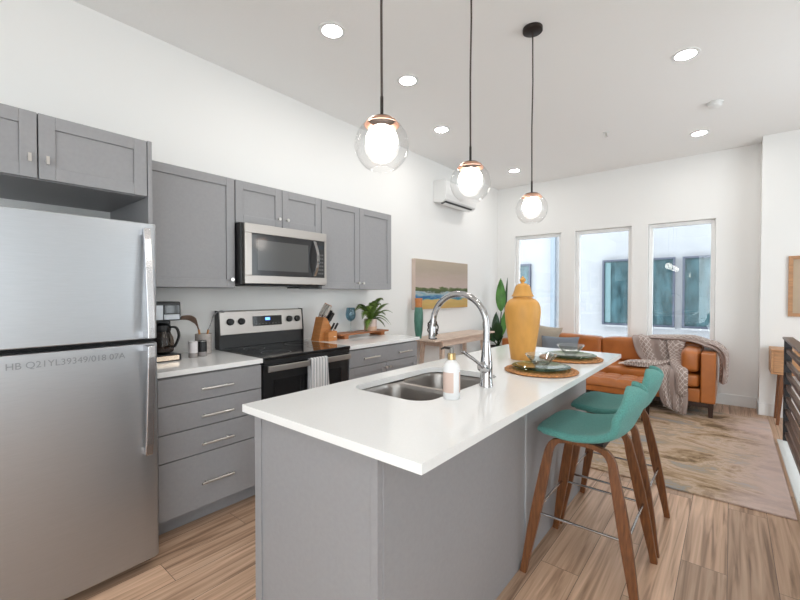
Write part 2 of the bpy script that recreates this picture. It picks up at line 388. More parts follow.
for n_, y0, y1 in ((6, -2.2, -.4), (7, 2.6, 4.8)):  # added unseen right-wall windows that bring side light onto the cabinet fronts
    fr = MB().box(2.04, 2.10, y0, y0+.05, .35, 2.55).box(2.04, 2.10, y1-.05, y1, .35, 2.55).box(2.04, 2.10, y0+.05, y1-.05, .35, .40).box(2.04, 2.10, y0+.05, y1-.05, 2.50, 2.55)
    r = struct(fr.build('window_%d' % n_, M_winframe, bevel=.003, o=(2.04, y0, .35)))
    MB().box(2.065, 2.071, y0+.04, y1-.04, .39, 2.51).build('pane', M_pane, r)
# baseboards
bb = .13
struct(MB().box(LX, .243, FY-.014, FY, 0, bb).build('baseboard_back', M_trim, bevel=.004))
struct(MB().box(.236, 2.0, 5.916, 5.93, 0, bb+.005).box(.236, .25, 5.916, FY-.014, 0, bb+.005).build('baseboard_projection', M_trim, bevel=.004))
struct(MB().box(LX, LX+.014, 3.14, FY-.014, 0, bb).build('baseboard_left', M_trim, bevel=.004))
struct(MB().box(1.986, 2.0, -2.6, 5.916, 0, bb).build('baseboard_right', M_trim, bevel=.004))
# curb trim along stairwell edge
struct(MB().box(.335, .459, SY0, 4.97, 0, .018).build('trim_4', M_curb, bevel=.003))

# outside
struct(MB().box(-20, 20, 6.6, 30, -3.2, -3.1).build('ground', M_ground))
nb = thing('neighbor_building', (-2, 9.2, -3.1), 'white stucco building with dark framed windows outside beyond the three windows', 'building')
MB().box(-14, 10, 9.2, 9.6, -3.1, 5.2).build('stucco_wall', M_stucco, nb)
for k, (x0, x1, z0, z1) in enumerate(((-4.25, -3.60, .69, 2.015), (-2.07, -1.56, .69, 2.02), (-1.33, -.82, .69, 2.017), (-.703, -.19, .69, 2.017))):
    fr = MB(); t = .035
    fr.box(x0, x0+t, 9.13, 9.2, z0, z1); fr.box(x1-t, x1, 9.13, 9.2, z0, z1); fr.box(x0+t, x1-t, 9.13, 9.2, z1-t, z1); fr.box(x0+t, x1-t, 9.13, 9.2, z0, z0+t)
    w_ = fr.build('window', M_nframe, nb)
    MB().box(x0+t, x1-t, 9.165, 9.175, z0+t, z1-t).build('pane', M_nglass, w_)
    MB().box(x0-.01, x1+.01, 9.10, 9.2, z0-.035, z0-.002).build('sill', M_stucco, w_)
    if k == 1: MB().grid(lambda u, v: (x0+.05+.10*v+.012*math.sin(v*22), 9.16+.003*math.sin(v*30), z0+.05+(z1-z0-.1)*u), 6, 20).build('curtain', M_curtain, w_)
MB().box(-3.125, -3.03, 9.10, 9.2, -3.0, 5).build('downspout', M_pipe, nb)

# ================================================================ KITCHEN WALL
def shaker(m, y0, y1, z0, z1, xf, th=.02, fr=.058):
    x0 = xf-th
    m.box(x0, xf, y0, y0+fr, z0, z1).box(x0, xf, y1-fr, y1, z0, z1).box(x0, xf, y0+fr, y1-fr, z1-fr, z1).box(x0, xf, y0+fr, y1-fr, z0, z0+fr)
    m.box(x0, xf-.009, y0+fr, y1-fr, z0+fr, z1-fr); return m
def knob(par, x, y, z, h=0.0):
    """small pull on a door facing +x"""
    m = MB().tube([(x, y, z), (x+.018, y, z)], .005, 10)
    if h: m.sweep([(x+.022, y, z-h/2), (x+.022, y, z+h/2)], (0, 1, 0), .011, .009)
    else: m.tube([(x+.018, y, z), (x+.021, y, z), (x+.03, y, z)], [.006, .013, .012], 14)
    return m.build('knob', M_nickel, par, smooth=True)
def bar_handle(par, x, y0, y1, z):
    m = MB().tube([(x+.030, y0, z), (x+.030, y1, z)], .006, 10)
    for y in (y0+.03, y1-.03): m.tube([(x, y, z), (x+.030, y, z)], .0045, 8)
    return m.build('handle', M_nickel, par, smooth=True)

def upper(name, y0, y1, z0, z1, xf, ndoor, label, knobs, group='grey wall cabinets', kh=0, fr=.058):
    t = thing(name, (LX, y0, z0), label, 'cabinet', group)
    c = MB(); xb = xf-.022; w_ = .018; g = .0015
    c.box(LX+.001, xb, y0+g, y0+w_, z0, z1).box(LX+.001, xb, y1-w_, y1-g, z0, z1).box(LX+.001, xb, y0+w_, y1-w_, z0, z0+w_).box(LX+.001, xb, y0+w_, y1-w_, z1-w_, z1)
    c.box(LX+.001, LX+.012, y0+w_, y1-w_, z0+w_, z1-w_); c.build('body', M_cab, t, bevel=.001)
    dw = (y1-y0)/ndoor
    for i in range(ndoor):
        a, b_ = y0+dw*i+.0025, y0+dw*(i+1)-.0025
        d = shaker(MB(), a, b_, z0+.003, z1-.003, xf, fr=fr).build('door', M_cab, t, bevel=.0018)
        ky, kz = knobs[i]; knob(d, xf, ky, kz, kh)
    return t
# tall gable beside the refrigerator
tag(MB().box(LX+.001, -2.37, .802, .822, 0, 2.134).build('refrigerator_side_panel', M_cab, o=(-2.7, .81, 0), bevel=.001), 'tall grey end panel standing between the refrigerator and the drawers', 'panel')
upper('wall_cabinet', -.064, .80, 1.840, 2.134, -2.37, 2, 'short wide grey wall cabinet hanging above the refrigerator', [(.338, 1.925), (.398, 1.925)], kh=.035)
upper('wall_cabinet', .825, 1.449, 1.372, 2.134, -2.68, 1, 'tall single-door grey wall cabinet above the coffee maker', [(1.415, 1.43)])
upper('wall_cabinet', 1.452, 2.214, 1.832, 2.134, -2.68, 2, 'short two-door grey wall cabinet directly above the microwave', [(1.795, 1.90), (1.87, 1.90)])
upper('wall_cabinet', 2.217, 3.125, 1.372, 2.134, -2.68, 2, 'tall two-door grey wall cabinet above the fern and knife block', [(2.64, 1.43), (2.70, 1.43)])

# base cabinets
def base_carcass(t, y0, y1):
    c = MB(); w_ = .018
    c.box(LX+.001, -2.362, y0, y0+w_, .10, .884).box(LX+.001, -2.362, y1-w_, y1, .10, .884).box(LX+.001, -2.362, y0+w_, y1-w_, .10, .118).box(LX+.001, LX+.012, y0+w_, y1-w_, .118, .884).box(LX+.05, -2.362, y0+w_, y1-w_, .866, .884)
    c.build('body', M_cab_in, t, bevel=.001)
    MB().box(-2.44, -2.425, y0+.001, y1-.001, 0, .10).build('toe_kick', M_cab, t)
XB = -2.342
t = thing('drawer_cabinet', (-2.7, 1.13, 0), 'grey base cabinet with four stacked drawers between refrigerator and range', 'cabinet')
base_carcass(t, .825, 1.441)
for z0, z1, hz in ((.7255, .872, .79), (.5725, .7205, .635), (.4195, .5675, .475), (.105, .4145, .25)):
    d = MB().box(XB-.02, XB, .828, 1.438, z0, z1).build('drawer', M_cab, t, bevel=.002)
    bar_handle(d, XB, 1.045, 1.235, hz)
t = thing('base_cabinet', (-2.7, 2.65, 0), 'grey base cabinet with one wide drawer over two doors, right of the range', 'cabinet')
base_carcass(t, 2.212, 3.115)
d = MB().box(XB-.02, XB, 2.215, 3.112, .7355, .872).build('drawer', M_cab, t, bevel=.002)
bar_handle(d, XB, 2.355, 2.55, .80); bar_handle(d, XB, 2.81, 3.0, .80)
for y0, y1, ky in ((2.215, 2.661, 2.64), (2.666, 3.112, 2.69)):
    d = shaker(MB(), y0, y1, .105, .7305, XB).build('door', M_cab, t, bevel=.002); knob(d, XB, ky, .69)
tag(MB().box(LX+.001, -2.33, .824, 1.444, .885, .914).build('countertop', M_quartz, o=(-2.7, 1.1, .885), bevel=.002), 'short white quartz worktop under the coffee maker', 'countertop')
tag(MB().box(LX+.001, -2.33, 2.209, 3.14, .885, .914).build('countertop', M_quartz, o=(-2.7, 2.65, .885), bevel=.002), 'white quartz worktop under the knife block and fern', 'countertop')

# ---- refrigerator
t = thing('refrigerator', (-2.5, .40, 0), 'tall stainless steel top-freezer refrigerator below the short wide wall cabinet', 'refrigerator')
MB().box(-2.93, -2.225, .003, .763, .03, 1.655).build('body', mat('fridge_side_grey', (.16, .16, .165), .5), t, bevel=.004)
def fdoor(name, z0, z1):
    poly = [(-2.22, .012)] + [(-2.17+.02*math.sin(a)*1.0-.0, .012+.02-.02*math.cos(a)) for a in [0, PI/6, PI/3, PI/2]]
    poly = [(-2.22, .0), (-2.172, .0), (-2.158, .006), (-2.150, .020)]
    for k in range(1, 12):
        q = k/12; poly.append((-2.150+.012*math.sin(PI*q), .020+q*.722))
    poly += [(-2.150, .742), (-2.158, .760), (-2.172, .766), (-2.22, .766)]
    return MB().prism(poly, 'z', z0, z1).build(name, M_steel, t, bevel=.004, smooth=True)
fz = fdoor('freezer_door', 1.118, 1.668); fd = fdoor('refrigerator_door', .055, 1.096)
MB().box(-2.225, -2.215, .02, .77, 1.09, 1.125).build('gasket', M_gap, t)
MB().box(-2.28, -2.24, .03, .75, .0, .055).build('foot_grille', M_gap, t)
MB().box(-2.9, -2.82, .03, .75, 0, .03).build('rear_foot', M_gap, t)
def fh(par, z0, z1):
    # flat tapering pull: flush at one end, standing off at the other
    n = 10; pts = []
    for i in range(n+1):
        q = i/n; pts.append((-2.128+.045*min(1, q*1.15)**.8, .712, z0+(z1-z0)*q))
    m = MB().sweep(pts, (0, 1, 0), .03, .016)
    m.box(-2.15, -2.085, .699, .725, min(z1, z1-.03*(1 if z1 > z0 else -1)), max(z1, z1-.03*(1 if z1 > z0 else -1)))
    m.box(-2.15, -2.125, .699, .725, min(z0, z0+.03*(1 if z1 > z0 else -1)), max(z0, z0+.03*(1 if z1 > z0 else -1)))
    return m.build('handle', mat('handle_bright_steel', (.66, .66, .68), .25, 1), par, bevel=.002)
fh(fz, 1.64, 1.125); fh(fd, .57, 1.09)
def text_mesh(txt, size, name, m, parent, loc, basis, ext=.0004):
    cu = bpy.data.curves.new('txt', 'FONT'); cu.body = txt; cu.size = size; cu.extrude = ext; cu.align_x = 'CENTER'; cu.align_y = 'CENTER'
    to = bpy.data.objects.new('txt', cu); COL.objects.link(to)
    me = bpy.data.meshes.new_from_object(to.evaluated_get(bpy.context.evaluated_depsgraph_get()))
    bpy.data.objects.remove(to); bpy.data.curves.remove(cu)
    wd = max(v.co.x for v in me.vertices)-min(v.co.x for v in me.vertices)
    me.transform(basis); me.transform(Matrix.Translation(Vector(loc)-Vector(ORG[parent.name])))
    me.materials.clear(); me.materials.append(m)
    ob = bpy.data.objects.new(name, me); COL.objects.link(ob); ob.parent = parent; ORG[ob.name] = ORG[parent.name]
    return ob
BX = Matrix(((0, 0, 1, 0), (1, 0, 0, 0), (0, 1, 0, 0), (0, 0, 0, 1)))   # text facing +x, reading along +y
text_mesh('HB Q21YL39349/018 07A', .037, 'printed_code', mat('door_stamp_grey', (.25, .26, .27), .6), fd, (-2.1372, .425, 1.050), BX)

# ---- microwave
t = thing('microwave', (-2.8, 1.83, 1.395), 'stainless steel over-the-range microwave with dark glass door above the stove', 'microwave')
MB().box(LX+.002, -2.625, 1.456, 2.210, 1.400, 1.828).build('body', M_black, t, bevel=.003)
dm = MB(); x0, x1 = -2.625, -2.60; ya, yb, za, zb = 1.475, 2.205, 1.404, 1.826
dm.box(x0, x1, ya, yb, 1.760, zb).box(x0, x1, ya, yb, za, 1.462).box(x0, x1, ya, ya+.055, 1.462, 1.760).box(x0, x1, yb-.022, yb, 1.462, 1.760)
d = dm.build('door', M_steel_d, t, bevel=.003)
MB().box(x0, x1-.004, ya+.055, 2.10, 1.462, 1.760).build('door_glass', M_mwglass, d)
MB().box(x1-.005, x1-.003, ya+.10, 2.02, 1.50, 1.715).build('window_screen', mat('microwave_screen', (.10, .10, .10), .12), d)
MB().box(x0, x1-.003, 2.10, yb-.022, 1.462, 1.760).build('control_panel', M_black, t)
MB().box(x1-.003, x1-.002, 2.118, 2.172, 1.695, 1.725).build('clock_display', mat('dim_display', (.05, .06, .07), .2), t)
bt = MB()
for r_ in range(6):
    for c_ in range(3): bt.box(x1-.003, x1-.0022, 2.12+.019*c_, 2.133+.019*c_, 1.49+.03*r_, 1.503+.03*r_)
bt.build('keypad', mat('key_grey', (.12, .12, .12), .5), t)
hp = [(-2.60+.045*math.sin(PI*i/12)+.004, 2.075, 1.475+.275*i/12) for i in range(13)]
MB().sweep(hp, (0, 1, 0), .026, .014).build('handle', M_chrome, d, bevel=.003)
MB().box(-2.95, -2.66, 1.50, 2.17, 1.388, 1.3995).build('grease_vent', M_black, t, bevel=.003)
MB().box(-2.86, -2.68, 2.00, 2.18, 1.375, 1.3875).build('task_light', M_black, t)

# ---- range
t = thing('kitchen_range', (-2.65, 1.826, 0), 'black and stainless freestanding electric range with smooth glass cooktop', 'stove')
Y0, Y1 = 1.448, 2.205
MB().box(-2.98, -2.372, Y0+.003, Y1-.003, .09, .895).build('body', M_black, t, bevel=.002)
MB().box(-2.98, -2.318, Y0, Y1, .897, .921).build('cooktop', M_blackg, t, bevel=.004)
for bx, by, r_ in ((-2.48, 1.64, .10), (-2.48, 2.02, .085), (-2.76, 1.64, .075), (-2.76, 2.02, .095)):
    MB().lathe([(r_-.002, .9215), (r_, .9218), (r_+.002, .9215)], (bx, by, 0), 40).build('burner_ring', mat('burner_print', (.10, .10, .10), .3), t)
MB().box(-2.372, -2.325, Y0+.002, Y1-.002, .868, .896).build('front_trim', M_black, t, bevel=.002)
od = MB().box(-2.372, -2.338, Y0+.004, Y1-.004, .27, .864).build('oven_door', M_black, t, bevel=.003)
MB().box(-2.339, -2.336, Y0+.08, Y1-.08, .37, .76).build('oven_window', M_blackg, od)
MB().box(-2.372, -2.340, Y0+.004, Y1-.004, .10, .262).build('storage_drawer', M_black, t, bevel=.003)
MB().box(-2.40, -2.38, Y0+.02, Y1-.02, 0, .09).build('toe_kick', M_gap, t)
m = MB().box(-2.308, -2.292, Y0+.015, Y1-.015, .823, .862)
for y in (Y0+.05, Y1-.05): m.box(-2.337, -2.308, y-.012, y+.012, .83, .855)
m.build('oven_handle', M_steel_d, od, bevel=.004)
MB().box(-2.98, -2.925, Y0+.012, Y1-.012, .9215, 1.02).build('riser', M_black, t, bevel=.002)
poly = [(-2.985, 1.0205), (-2.915, 1.0205), (-2.930, 1.197), (-2.985, 1.203)]
MB().prism(poly, 'y', Y0+.008, Y1-.008).build('backguard', M_steel_d, t, bevel=.004)
for yy in (Y0+.0, Y1-.008): MB().prism([(-2.985, .9215), (-2.912, .9215), (-2.911, 1.02), (-2.928, 1.203), (-2.985, 1.205)], 'y', yy, yy+.008).build('end_cap', M_black, t)
MB().prism([(-2.9165, 1.075), (-2.915, 1.075), (-2.9215, 1.153), (-2.923, 1.153)], 'y', 1.722, 1.985).build('control_display', M_blackg, t)
MB().prism([(-2.915, 1.118), (-2.914, 1.118), (-2.917, 1.14), (-2.918, 1.14)], 'y', 1.83, 1.872).build('clock_digits', M_display, t)
kp = MB()
for i in range(8): kp.prism([(-2.914, 1.088), (-2.9132, 1.088), (-2.9139, 1.095), (-2.9147, 1.095)], 'y', 1.74+.03*i, 1.752+.03*i)
kp.build('keypad', mat('key_grey'), t)
for y in (1.535, 1.625, 2.06, 2.14):
    k = MB().tube([(-2.921, y, 1.118), (-2.903, y, 1.1195), (-2.900, y, 1.12)], [.027, .024, .020], 20)
    k.box(-2.902, -2.892, y-.006, y+.006, 1.098, 1.142)
    k.build('knob', M_black, t, smooth=True)

# towel on oven handle
def towel_pt(u, v):
    y = 1.785+.165*v + .006*math.sin(v*9+u*3)
    L_ = .44+.40; s_ = u*L_
    # front drop, over the bar, back drop
    if s_ < .43: x, z = -2.284+.004*math.sin(v*26), .43+s_
    elif s_ < .47:
        a = (s_-.43)/.04*PI; x, z = -2.300+.016*math.cos(a), .866+.008*math.sin(a)
    else: x, z = -2.318, .864-(s_-.47)
    sp = (1+.18*(1-min(1, s_/.43))) if s_ < .43 else 1
    return (x+.003*math.sin(v*40+u*5)*(1 if s_ < .43 else 0), 1.8675+(y-1.8675)*sp, z)
def stripes():
    m = bpy.data.materials.new('striped_cotton'); m.use_nodes = True; nt = m.node_tree; N = nt.nodes; L = nt.links
    b = N['Principled BSDF']; tc = N.new('ShaderNodeTexCoord'); sx = N.new('ShaderNodeSeparateXYZ'); L.new(tc.outputs['Object'], sx.inputs[0])
    q = N.new('ShaderNodeMath'); q.operation = 'PINGPONG'; q.inputs[1].default_value = .0125; L.new(sx.outputs[1], q.inputs[0])
    l = N.new('ShaderNodeMath'); l.operation = 'LESS_THAN'; l.inputs[1].default_value = .0035; L.new(q.outputs[0], l.inputs[0])
    mx = N.new('ShaderNodeMix'); mx.data_type = 'RGBA'; L.new(l.outputs[0], mx.inputs[0]); mx.inputs[6].default_value = (.74, .73, .73, 1); mx.inputs[7].default_value = (.36, .36, .38, 1)
    L.new(mx.outputs[2], b.inputs['Base Color']); b.inputs['Roughness'].default_value = .9; return m
tag(MB().grid(towel_pt, 60, 24).build('dish_towel', stripes(), o=(-2.30, 1.8675, .86), solid=.003, smooth=True), 'white and grey striped dish towel hanging on the oven handle', 'towel')

# ---- coffee maker
t = thing('coffee_maker', (-2.78, 1.0, .914), 'black and steel drip coffee maker on the short worktop beside refrigerator', 'coffee maker')
cx, y0, y1 = -2.70, .915, 1.085
MB().box(-2.90, -2.67, y0, y1, .9145, .958).build('base', M_black, t, bevel=.010, seg=3)
MB().box(-2.672, -2.667, y0+.015, y1-.015, .921, .950).build('base_trim', M_copper if False else mat('base_steel', (.7, .55, .42), .25, 1), t, bevel=.002)
MB().box(-2.90, -2.82, y0+.005, y1-.005, .958, 1.17).build('tower', M_black, t, bevel=.008)
MB().box(-2.90, -2.675, y0, y1, 1.165, 1.283).build('brew_head', M_black, t, bevel=.010, seg=3)
MB().box(-2.676, -2.670, y0+.008, y0+.065, 1.172, 1.262).build('steel_panel', M_steel, t, bevel=.002)
MB().box(-2.676, -2.671, y0+.07, y1-.01, 1.172, 1.205).build('badge_panel', M_steel, t, bevel=.002)
MB().box(-2.676, -2.671, y0+.07, y1-.01, 1.21, 1.262).build('display', M_blackg, t, bevel=.002)
ca = MB().lathe([(.045, .962), (.062, .972), (.068, 1.01), (.060, 1.06), (.045, 1.095), (.043, 1.11)], (-2.745, 1.0, 0), 28, cap0=True).build('carafe', glass('carafe_glass', (.55, .45, .38), 1.3), t, smooth=True)
MB().lathe([(.044, .966), (.060, .974), (.066, 1.005), (.001, 1.0051)], (-2.745, 1.0, 0), 28, cap0=True).build('coffee', mat('coffee', (.03, .012, .005), .1), ca, smooth=True)
MB().lathe([(.047, 1.098), (.050, 1.112), (.047, 1.135), (.02, 1.15)], (-2.745, 1.0, 0), 28, cap0=True, cap1=True).build('carafe_lid', M_black, ca, smooth=True)
MB().sweep(smoothpath([(-2.705, 1.028, 1.125), (-2.675, 1.055, 1.12), (-2.662, 1.065, 1.07), (-2.682, 1.052, 1.01), (-2.70, 1.045, 1.0)]), (1, -1, 0), .018, .012).build('carafe_handle', M_black, ca, bevel=.002)

# ---- salt, pepper, crock, utensils
def shaker_pot(x, y, mt, label):
    t = thing('seasoning_shaker', (x, y, .9145), label, 'shaker')
    MB().lathe([(.001, 0), (.027, 0), (.028, .004), (.027, .03), (.027, .031)], (x, y, .9145), 24).build('glass_base', mat('smoky_glass', (.35, .32, .31), .15), t, smooth=True)
    MB().lathe([(.0275, .031), (.0275, .098), (.026, .106), (.001, .108)], (x, y, .9145), 24).build('sleeve', mt, t, smooth=True)
    MB().lathe([(.0265, .1005), (.0282, .1006), (.0282, .103), (.0265, .1031)], (x, y, .9145), 24).build('lid_ring', M_nickel, t, smooth=True)
shaker_pot(-2.725, 1.178, M_pink, 'white cylindrical seasoning shaker, nearer the coffee maker'); shaker_pot(-2.735, 1.243, M_black, 'black cylindrical seasoning shaker in front of the utensil crock')
cr = (-2.84, 1.297, .9145)
tag(MB().lathe([(.001, 0), (.046, 0), (.052, .006), (.053, .14), (.049, .14), (.047, .012), (.001, .011)], cr, 28).build('utensil_crock', M_stone, o=cr, smooth=True), 'speckled grey-brown stone crock holding two utensils', 'crock')
t = thing('slotted_turner', (-2.845, 1.29, .93), 'brown slotted turner with orange handle leaning left in the crock', 'utensil')
MB().tube([(-2.835, 1.285, .93), (-2.83, 1.262, 1.085)], .007, 10).build('handle', M_wood_h, t, smooth=True)
m = MB()
p0, p1, p2 = Vector((-2.83, 1.262, 1.08)), Vector((-2.81, 1.225, 1.15)), Vector((-2.79, 1.125, 1.175))
m.sweep(smoothpath([p0, (-2.825, 1.25, 1.115), p1, (-2.80, 1.185, 1.172), p2], 4), (1, .1, .55), [.014, .014, .015, .016, .018, .024, .03, .04, .05, .055, .058, .06, .062, .062, .062, .06, .05], .004)
m.build('blade', M_brown_sp, t, bevel=.001)
t = thing('grey_spatula', (-2.85, 1.31, .93), 'grey spatula with orange handle leaning right in the crock', 'utensil')
MB().tube([(-2.855, 1.315, .93), (-2.85, 1.337, 1.08)], .007, 10).build('handle', M_wood_h, t, smooth=True)
MB().sweep(smoothpath([(-2.845, 1.333, 1.075), (-2.843, 1.355, 1.13), (-2.84, 1.375, 1.18), (-2.83, 1.40, 1.205), (-2.82, 1.44, 1.20)], 4), (1, 0, .3), [.010]*5+[.012, .014, .018, .022, .028, .034, .04, .042, .045, .045, .04, .03], .004).build('blade', M_grey_rub, t, bevel=.001)

# ---- knife block
t = thing('knife_block', (-2.83, 2.39, .914), 'orange-brown wooden knife block on the worktop right of the range', 'knife block')
b0 = 2.262
MB().prism([(b0, .9145), (b0+.10, .9145), (b0+.145, .9145), (b0+.150, 1.02), (b0+.095, 1.112), (b0+.055, 1.125)], 'x', -2.885, -2.775).build('block', M_knifeblock, t, bevel=.003)
MB().prism([(b0+.055, .9146), (b0+.155, .9146), (b0+.155, 1.0), (b0+.11, 1.005), (b0+.055, .99)], 'x', -2.774, -2.71).build('front_block', M_knifeblock, t, bevel=.003)
MB().box(-2.7095, -2.7088, b0+.115, b0+.14, .948, .954).build('maker_mark', mat('mark_white', (.8, .75, .7), .6), t)
ki = 0
dirv = Vector((0.12, .50, .86)).normalized()
for (x, y, z, L_) in ((-2.865, b0+.078, 1.125, .13), (-2.83, b0+.080, 1.125, .12), (-2.80, b0+.085, 1.12, .115), (-2.865, b0+.118, 1.082, .12), (-2.83, b0+.122, 1.077, .115), (-2.80, b0+.128, 1.07, .10)):
    s_ = Vector((x, y, z)); kt = thing('kitchen_knife', tuple(s_), ['steel-handled knife in the block, at the back row left', 'steel-handled knife in the block, middle of the back row', 'steel-handled knife in the block, right of the back row', 'knife with steel and black handle, second row left in the block', 'knife with steel and black handle, second row middle in the block', 'knife with steel and black handle, second row right in the block'][ki], 'knife', 'knives in the wooden block'); ki += 1
    MB().sweep([s_-dirv*.012, s_+dirv*.02], (1, 0, 0), .012, .020).build('bolster', M_chrome, kt, bevel=.002)
    MB().sweep([s_+dirv*.02, s_+dirv*L_*.5, s_+dirv*L_], (1, 0, 0), [.015, .018, .018], .028).build('handle', M_nickel if ki < 5 else M_black, kt, bevel=.003)
    MB().sweep([s_+dirv*L_, s_+dirv*(L_+.008)], (1, 0, 0), .015, .023).build('end_cap', M_copper if ki < 4 else M_nickel, kt, bevel=.002)
for q, (x, y) in enumerate(((-2.755, b0+.115), (-2.728, b0+.13))):
    s_ = Vector((x, y, 1.0)); kt = thing('steak_knife', tuple(s_), ['small black-handled knife in the front block, nearer the wall', 'small black-handled knife in the front block, nearer the aisle'][q], 'knife', 'knives in the wooden block')
    MB().sweep([s_-dirv*.0, s_+dirv*.02], (1, 0, 0), .010, .016).build('bolster', M_chrome, kt)
    MB().sweep([s_+dirv*.02, s_+dirv*.08], (1, 0, 0), .012, .018).build('handle', M_black, kt, bevel=.003)

# ---- riser board, goblet, fern
t = thing('riser_board', (-2.80, 2.81, .9145), 'small reddish wooden riser board under the fern pot', 'tray')
MB().box(-2.90, -2.72, 2.47, 3.13, .947, .962).build('board', M_acacia, t, bevel=.004)
for y in (2.52, 3.02): MB().prism([(y, .947), (y+.06, .947), (y+.052, .93), (y+.058, .9145), (y+.002, .9145), (y+.008, .93)], 'x', -2.895, -2.73).build('foot', M_acacia, t)
c = (-2.87, 2.735, .9625)
t = thing('wine_goblet', c, 'blue glass wine goblet standing on the wooden riser board', 'glass')
MB().lathe([(.001, 0), (.036, .001), (.037, .003), (.008, .008), (.005, .02), (.0045, .08), (.006, .098)], c, 28).build('stem', M_cglass, t, smooth=True)
MB().lathe([(.006, .098), (.03, .112), (.045, .135), (.050, .165), (.046, .20), (.040, .232), (.0385, .232), (.044, .20), (.048, .165), (.043, .137), (.028, .116), (.001, .104)], c, 28).build('bowl', M_gblue, t, smooth=True)
c = (-2.79, 2.93, .9625)
t = thing('potted_fern', c, 'green fern in a blush ceramic pot on the wooden riser board', 'plant')
pt = MB().lathe([(.001, 0), (.058, 0), (.062, .004), (.063, .116), (.058, .118), (.056, .10), (.001, .10)], c, 32).build('pot', M_pot, t, smooth=True)
MB().lathe([(.0624, .004), (.0634, .005), (.0636, .042), (.0630, .044)], c, 32).build('glaze_band', M_potband, pt, smooth=True)
MB().lathe([(.001, .104), (.055, .1035)], c, 20).build('soil', M_soil, t)
m = MB()
def frond(m, base, az, L_, rise, droop, n=22, wid=.046):
    L_ *= 1.35; rise *= 1.15; droop *= 1.1
    base = Vector(base); d = Vector((math.cos(az), math.sin(az), 0)); sd = Vector((-math.sin(az), math.cos(az), 0)); P = []
    for i in range(n+1):
        q = i/n; P.append(base+d*L_*q+Vector((0, 0, rise*math.sin(q*PI*.62)-droop*q*q)))
    m.tube(P, [.0018*(1-.6*i/n) for i in range(n+1)], 5)
    for i in range(1, n+1):
        q = i/n; wl = wid*(math.sin(PI*(.15+.8*q)))*1.1; t_ = (P[i]-P[i-1]).normalized()
        for s_ in (-1, 1):
            a = P[i]; tip = a+sd*s_*wl+t_*wl*.4+Vector((0, 0, -wl*.25)); w2 = .0055+.3*wl*.3
            m.add([a-t_*w2, a+t_*w2, tip], [(0, 1, 2)])
            m.add([a-t_*w2+Vector((0, 0, .001)), tip+Vector((0, 0, .001)), a+t_*w2+Vector((0, 0, .001))], [(0, 1, 2)])
cb = (c[0], c[1], c[2]+.102)
for az, L_, rise, dr in ((1.35, .17, .13, -.02), (1.0, .17, .11, .04), (1.75, .21, .10, .06), (-1.5, .17, .16, .06), (-1.2, .15, .13, .10), (-1.8, .12, .17, .05), (.3, .09, .16, .02), (-.5, .09, .17, .02), (0, .06, .17, .0), (.9, .14, .06, .10), (-1.0, .15, .05, .12), (2.4, .08, .14, .03), (-2.3, .10, .12, .02), (1.5, .13, .20, .01), (.6, .15, .09, .12), (-.8, .12, .15, .03), (1.2, .12, .05, .11)):
    frond(m, cb, az, L_, rise, dr)
m.build('fronds', M_fern, t)

# ---- mini split
t = thing('mini_split', (LX, 4.72, 2.5), 'white wall-mounted mini split air conditioner high on the left wall', 'air conditioner')
MB().prism([(LX+.001, 2.52), (-2.86, 2.50), (-2.815, 2.535), (-2.80, 2.60), (-2.805, 2.77), (-2.83, 2.79), (LX+.001, 2.79)], 'y', 4.33, 5.12).build('housing', M_ac, t, bevel=.006)
MB().prism([(-2.90, 2.4985), (-2.835, 2.503), (-2.822, 2.515), (-2.86, 2.49), (-2.90, 2.49)], 'y', 4.36, 5.04).build('air_outlet', mat('louver_shadow', (.05, .05, .05), .6), t)
MB().prism([(-2.885, 2.482), (-2.84, 2.497), (-2.838, 2.493), (-2.883, 2.478)], 'y', 4.37, 5.03).build('louver', M_ac, t)

# ---- painting
pm = ramp_mat('shore_painting', [(0, (.55, .33, .10)), (.10, (.52, .36, .12)), (.17, (.60, .40, .14)), (.20, (.08, .30, .32)), (.24, (.02, .10, .30)), (.28, (.15, .32, .40)), (.33, (.40, .45, .46)), (.36, (.05, .08, .03)), (.42, (.12, .15, .05)), (.45, (.50, .40, .36)), (.60, (.48, .38, .33)), (.80, (.42, .35, .28)), (1, (.46, .38, .29))], 2, .24, 0, .62, 6, (1, .8, 4))
t = thing('landscape_painting', (-2.97, 4.49, 1.135), 'wide landscape painting of a blue shore on the left wall', 'painting')
MB().box(-2.998, -2.942, 3.872, 5.118, 1.136, 1.757).build('canvas', mat('canvas_edge', (.62, .50, .43), .7), t, bevel=.002)
MB().box(-2.9419, -2.9405, 3.875, 5.115, 1.139, 1.754).build('painted_face', pm, t)

# ---- console table (left)
t = thing('console_table', (-2.78, 4.5, 0), 'narrow pale wood console table below the landscape painting', 'table')
MB().box(-2.975, -2.577, 3.76, 5.25, .778, .80).build('tabletop', M_pale, t, bevel=.004)
MB().box(-2.95, -2.62, 4.00, 4.02, .70, .777).box(-2.95, -2.62, 4.98, 5.0, .70, .777).box(-2.64, -2.62, 4.02, 4.98, .70, .777).box(-2.95, -2.93, 4.02, 4.98, .70, .777).build('apron', M_pale, t, bevel=.002)
for x, sx_ in ((-2.925, -.012), (-2.64, .03)):
    for y, sy_ in ((4.0, -.06), (5.0, .06)):
        MB().loops([[(x+sx_*q+a*h_, y+sy_*q+b_*h_, z) for a, b_ in ((-1, -1), (1, -1), (1, 1), (-1, 1))] for z, h_, q in ((0, .012, 1), (.70, .024, 0), (.778, .026, 0))]).build('leg', M_pale, t, bevel=.003)
c = (-2.86, 3.83, .80)
t = thing('tall_vase', c, 'tall narrow green vase with orange rim, left end of the pale console', 'vase')
